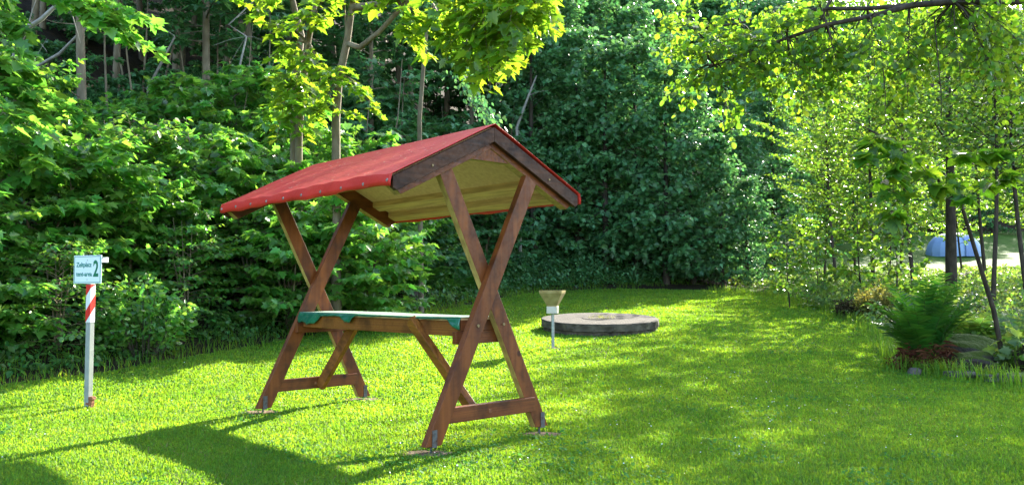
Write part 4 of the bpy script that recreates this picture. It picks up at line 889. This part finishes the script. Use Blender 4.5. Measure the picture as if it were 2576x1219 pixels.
def rock(name, x, y, size, seed, m, label, sub=4, rough=.16, rz=0, sink=.3):
    bm = bmesh.new(); bmesh.ops.create_icosphere(bm, subdivisions=sub, radius=1); r = np.random.default_rng(seed); ph = r.uniform(0, 6.3, (10, 3)); fr = r.uniform(1.0, 5.5, (10, 3))
    for v in bm.verts:
        c = np.array(v.co); d = sum(math.sin(fr[i] @ c + ph[i, 0]) / (1 + fr[i].max() * .5) for i in range(10)) * rough
        q = c * (1 + d); q = np.sign(q) * np.abs(q) ** .82; v.co = Vector(q * size)
    me = bpy.data.meshes.new(name); bm.to_mesh(me); bm.free(); me.polygons.foreach_set('use_smooth', [True] * len(me.polygons))
    o = link(name, me, m); o.location = (x, y, H1(x, y) + size[2] * (1 - 2 * sink)); o.rotation_euler = (0, 0, rz); return tag(o, label, 'rock')
rock('mossy_rock', 5.72, 10.35, (.42, .34, .22), 3, M_moss, 'large moss-covered rock behind the big fern', rough=.2)
rock('mossy_rock', 5.42, 9.75, (.26, .22, .15), 4, M_moss, 'smaller mossy rock in front of the large mossy one', rough=.2)
rock('mossy_rock', 6.20, 9.75, (.30, .30, .20), 5, M_moss, 'rounded mossy rock at the right border of the picture', rough=.2)
rock('flat_stone', 5.45, 8.95, (.36, .20, .055), 6, M_stone, 'flat grey stone slab lying in the grass at the right border', sink=.25)
rock('flat_stone', 5.05, 9.25, (.20, .13, .05), 7, M_stone, 'flat grey stone just left of the long slab', sink=.25)
rock('small_stone', 4.60, 9.42, (.075, .06, .06), 8, M_stone, 'fist-sized grey stone at the foot of the big fern')
# reddish dry fern litter
def litter(cx, cy, rx, ry, n, hz, label, seed, up=0.0):
    r = np.random.default_rng(seed); mb = MB()
    for k in range(n):
        a = r.uniform(0, 6.28); q = math.sqrt(r.random()); x, y = cx + rx * q * math.cos(a), cy + ry * q * math.sin(a); z = H1(x, y) + r.random() * hz * (1 - q * q)
        d = unit(np.array([r.normal(), r.normal(), r.normal() * .35 - up])) * r.uniform(.08, .25); s = unit(np.cross(d, [0, 0, 1.])) * r.uniform(.003, .009); c = np.array([x, y, z + .015])
        mb.add([c - s, c + s, c + d * .6 + s * .8 + [0, 0, .02], c + d + [0, 0, -.01], c + d * .6 - s * .8 + [0, 0, .02]], [(0, 1, 2, 3, 4)])
    o = mb.build('dry_fronds', M_dry); return tag(o, label, 'dry fern', kind='stuff')
M_dry = leafmat('dry_frond', (.11, .045, .022), (.20, .08, .03), .25, .8, .6, .03, .1)
litter(4.98, 9.85, .42, .30, 700, .34, 'reddish brown dead fronds under the big fern', 31)
litter(6.1, 11.0, .6, .35, 420, .16, 'reddish dry fern litter behind the mossy rock', 32)
# stump
def stump(x, y, r0, h, label, seed):
    r = random.Random(seed); n = 28; V = []; F = []; lv = [(-.1, 1.25), (.02, 1.15), (h * .5, 1.0), (h * .9, 1.0), (h, .95)]
    for z, s in lv:
        for k in range(n):
            a = 2 * math.pi * k / n; q = r0 * s * (1 + .08 * math.sin(5 * a + 1) + .05 * math.sin(11 * a) + r.uniform(-.03, .03)); V.append((q * math.cos(a), q * math.sin(a), z + (.02 * math.sin(3 * a) if z == h else 0)))
    for i in range(len(lv) - 1): F += [(i * n + k, i * n + (k + 1) % n, (i + 1) * n + (k + 1) % n, (i + 1) * n + k) for k in range(n)]
    V.append((0, 0, h)); b = (len(lv) - 1) * n; F += [(b + k, b + (k + 1) % n, len(V) - 1) for k in range(n)]
    mb = MB(); mb.add(V, F); o = mb.build('tree_stump', M_moss); o.location = (x, y, H1(x, y)); return tag(o, label, 'stump')
q = G(1026, 17.6); stump(q[0], q[1], .25, .34, 'low mossy tree stump at the lawn edge seen just above the green table', 3)
# clipped brown heap and golden bush on the right edge
def shrub(name, x, y, rx, ry, h, n, size, ml, label, cat, seed, upd=.8, tpl=OVAL):
    r = np.random.default_rng(seed); P = []; N = []; D = []; Z = []; wd = MB()
    for k in range(26):
        a = r.uniform(0, 6.28); q = math.sqrt(r.random()); tip = np.array([rx * q * math.cos(a), ry * q * math.sin(a), h * (1 - .45 * q * q) * r.uniform(.8, 1.05)]); wd.tube([(tip[0] * .25, tip[1] * .25, -.08), tuple(tip * [.7, .7, .6]), tuple(tip)], [.008, .006, .002], 4, False)
        for j in range(n // 26):
            t = r.uniform(.15, 1) ** .7; c = np.array([tip[0] * (.25 + .75 * t), tip[1] * (.25 + .75 * t), tip[2] * t]) + r.normal(size=3) * .05
            P.append(c); N.append(r.normal(size=3) * .7 + [0, 0, .4]); D.append(unit(c * [1, 1, 0] + 1e-3) * (1 - upd) + np.array([0, 0, upd]) + r.normal(size=3) * .35); Z.append(size * r.uniform(.6, 1.3))
    o = empty(name, (x, y, H1(x, y)), 0, label, cat); link('stems', wd.mesh('stems'), M_bark_d, o); link('foliage', leaf_mesh('foliage', P, N, D, Z, tpl), ml, o); return o
ML_gold = leafmat('golden_needles', (.15, .15, .035), (.36, .34, .05), .4, .5, .4, .02, .3)
ML_heap = leafmat('brown_heap', (.055, .045, .022), (.10, .08, .03), .2, .85, .5, .02, .1)
q = G(2196, 15.3); shrub('golden_bush', q[0], q[1], .42, .4, .68, 3600, .05, ML_gold, 'upright golden green bush between the dark clump and the big fern', 'bush', 5)
q = G(2138, 15.9); shrub('brown_clump', q[0], q[1], .34, .3, .27, 2600, .05, ML_heap, 'low dark brown clump left of the golden bush at the lawn edge', 'dry clump', 6, .6)
q = G(2556, 9.6); shrub('bright_seedling', q[0], q[1], .28, .25, .42, 220, .10, ML_right, 'bright pale-leaved seedling in front of the rounded rock at the right border', 'plant', 7, .1, MAPLE)
q = G(365, 10.4); shrub('honeysuckle_bush', q[0], q[1], .65, .5, 1.05, 2000, .085, ML_maple, 'rounded bush with pale sunlit leaves right behind the sign post', 'bush', 8, .1)
q = G(960, 17.4)

# ---- blue tent on the far meadow
def tent(x, y, w_, d_, h_, rz, label):
    o = empty('dome_tent', (x, y, H1(x, y) - .03), rz, label, 'tent'); n = 20; m_ = 10
    body = MB(); V = []
    for i in range(m_ + 1):
        v = i / m_; z = h_ * math.sin(v * math.pi / 2) ** .9; s = math.cos(v * math.pi / 2) ** .75
        for k in range(n):
            a = 2 * math.pi * k / n; c, s_ = math.cos(a), math.sin(a); q = 1 - .06 * abs(math.sin(2 * a)) ; V.append((w_ / 2 * s * np.sign(c) * abs(c) ** .75 * q, d_ / 2 * s * np.sign(s_) * abs(s_) ** .75 * q, z))
    F = [(i * n + k, i * n + (k + 1) % n, (i + 1) * n + (k + 1) % n, (i + 1) * n + k) for i in range(m_) for k in range(n)]
    body.add(V, F); body.build('canopy', mat('pale_blue_fabric', (.22, .33, .52), .6, (.27, .38, .56), 2, .1), o, smooth=False)
    dr = MB(); V2 = []
    for i in range(8):
        v = i / 8 * .75; z = h_ * math.sin(v * math.pi / 2) ** .9; s = math.cos(v * math.pi / 2) ** .75
        for x_ in (-1, 1): V2.append((x_ * .42 * (1 - .7 * v), -d_ / 2 * s * 1.01 - .02, z))
    dr.add(V2, [(2 * i, 2 * i + 1, 2 * i + 3, 2 * i + 2) for i in range(7)]); dr.build('door', mat('blue_fabric', (.14, .22, .42), .6), o)
    pl = MB()
    for sx in (-1, 1): pl.tube([(sx * w_ / 2 * math.cos(t), -sx * 0 + d_ / 2 * math.cos(t) * .0 - .02, h_ * math.sin(t) * 1.02) for t in np.linspace(.05, 1.5, 10)], .012, 5)
    pl.build('pole', M_zinc, o); return o
q = G(2400, 45.5); tent(q[0], q[1], 3.1, 2.4, 1.35, .3, 'pale blue dome tent on the far meadow behind the alders')
# a few bushes standing in front of the twin maples, and more trees up the slope that close the wood
row(bushK, [(735, 13.2, 1, .72), (835, 13.6, 0, .78), (905, 14.2, 1, .76)],
    'bright maple bush at the foot of the twin maples, {} from the left', 'bushes at the foot of the maples')
row(treeK, [(-50, 40, 0, 1.5), (120, 43, 1, 1.5), (290, 45, 0, 1.5), (470, 46, 1, 1.5), (640, 47, 0, 1.6), (820, 47, 1, 1.6), (1000, 49, 0, 1.6), (1180, 50, 1, 1.6), (1330, 48, 0, 1.5), (240, 40, 2, 1.8), (560, 41, 2, 1.8), (760, 42, 2, 1.8), (960, 43, 2, 1.8), (1130, 44, 2, 1.8), (90, 24, 2, 1), (450, 28, 2, 1.2), (760, 24, 2, 1)],
    'distant tree closing the top of the wooded slope, {} from the left', 'distant trees closing the slope')
row(bushK, [(200, 25, 1, .7), (560, 27, 2, .7), (740, 28, 1, 1.0), (920, 28, 0, 1.1), (1070, 30, 2, 1.1), (1200, 31, 1, 1.2), (310, 31, 2, .8), (500, 33, 1, 1.0), (700, 34, 0, 1.2), (880, 35, 2, 1.1), (1320, 29, 2, 1.0)],
    'understorey bush deep in the shaded wood, {} from the left', 'understorey bushes deep in the wood', ml=ML_forest)
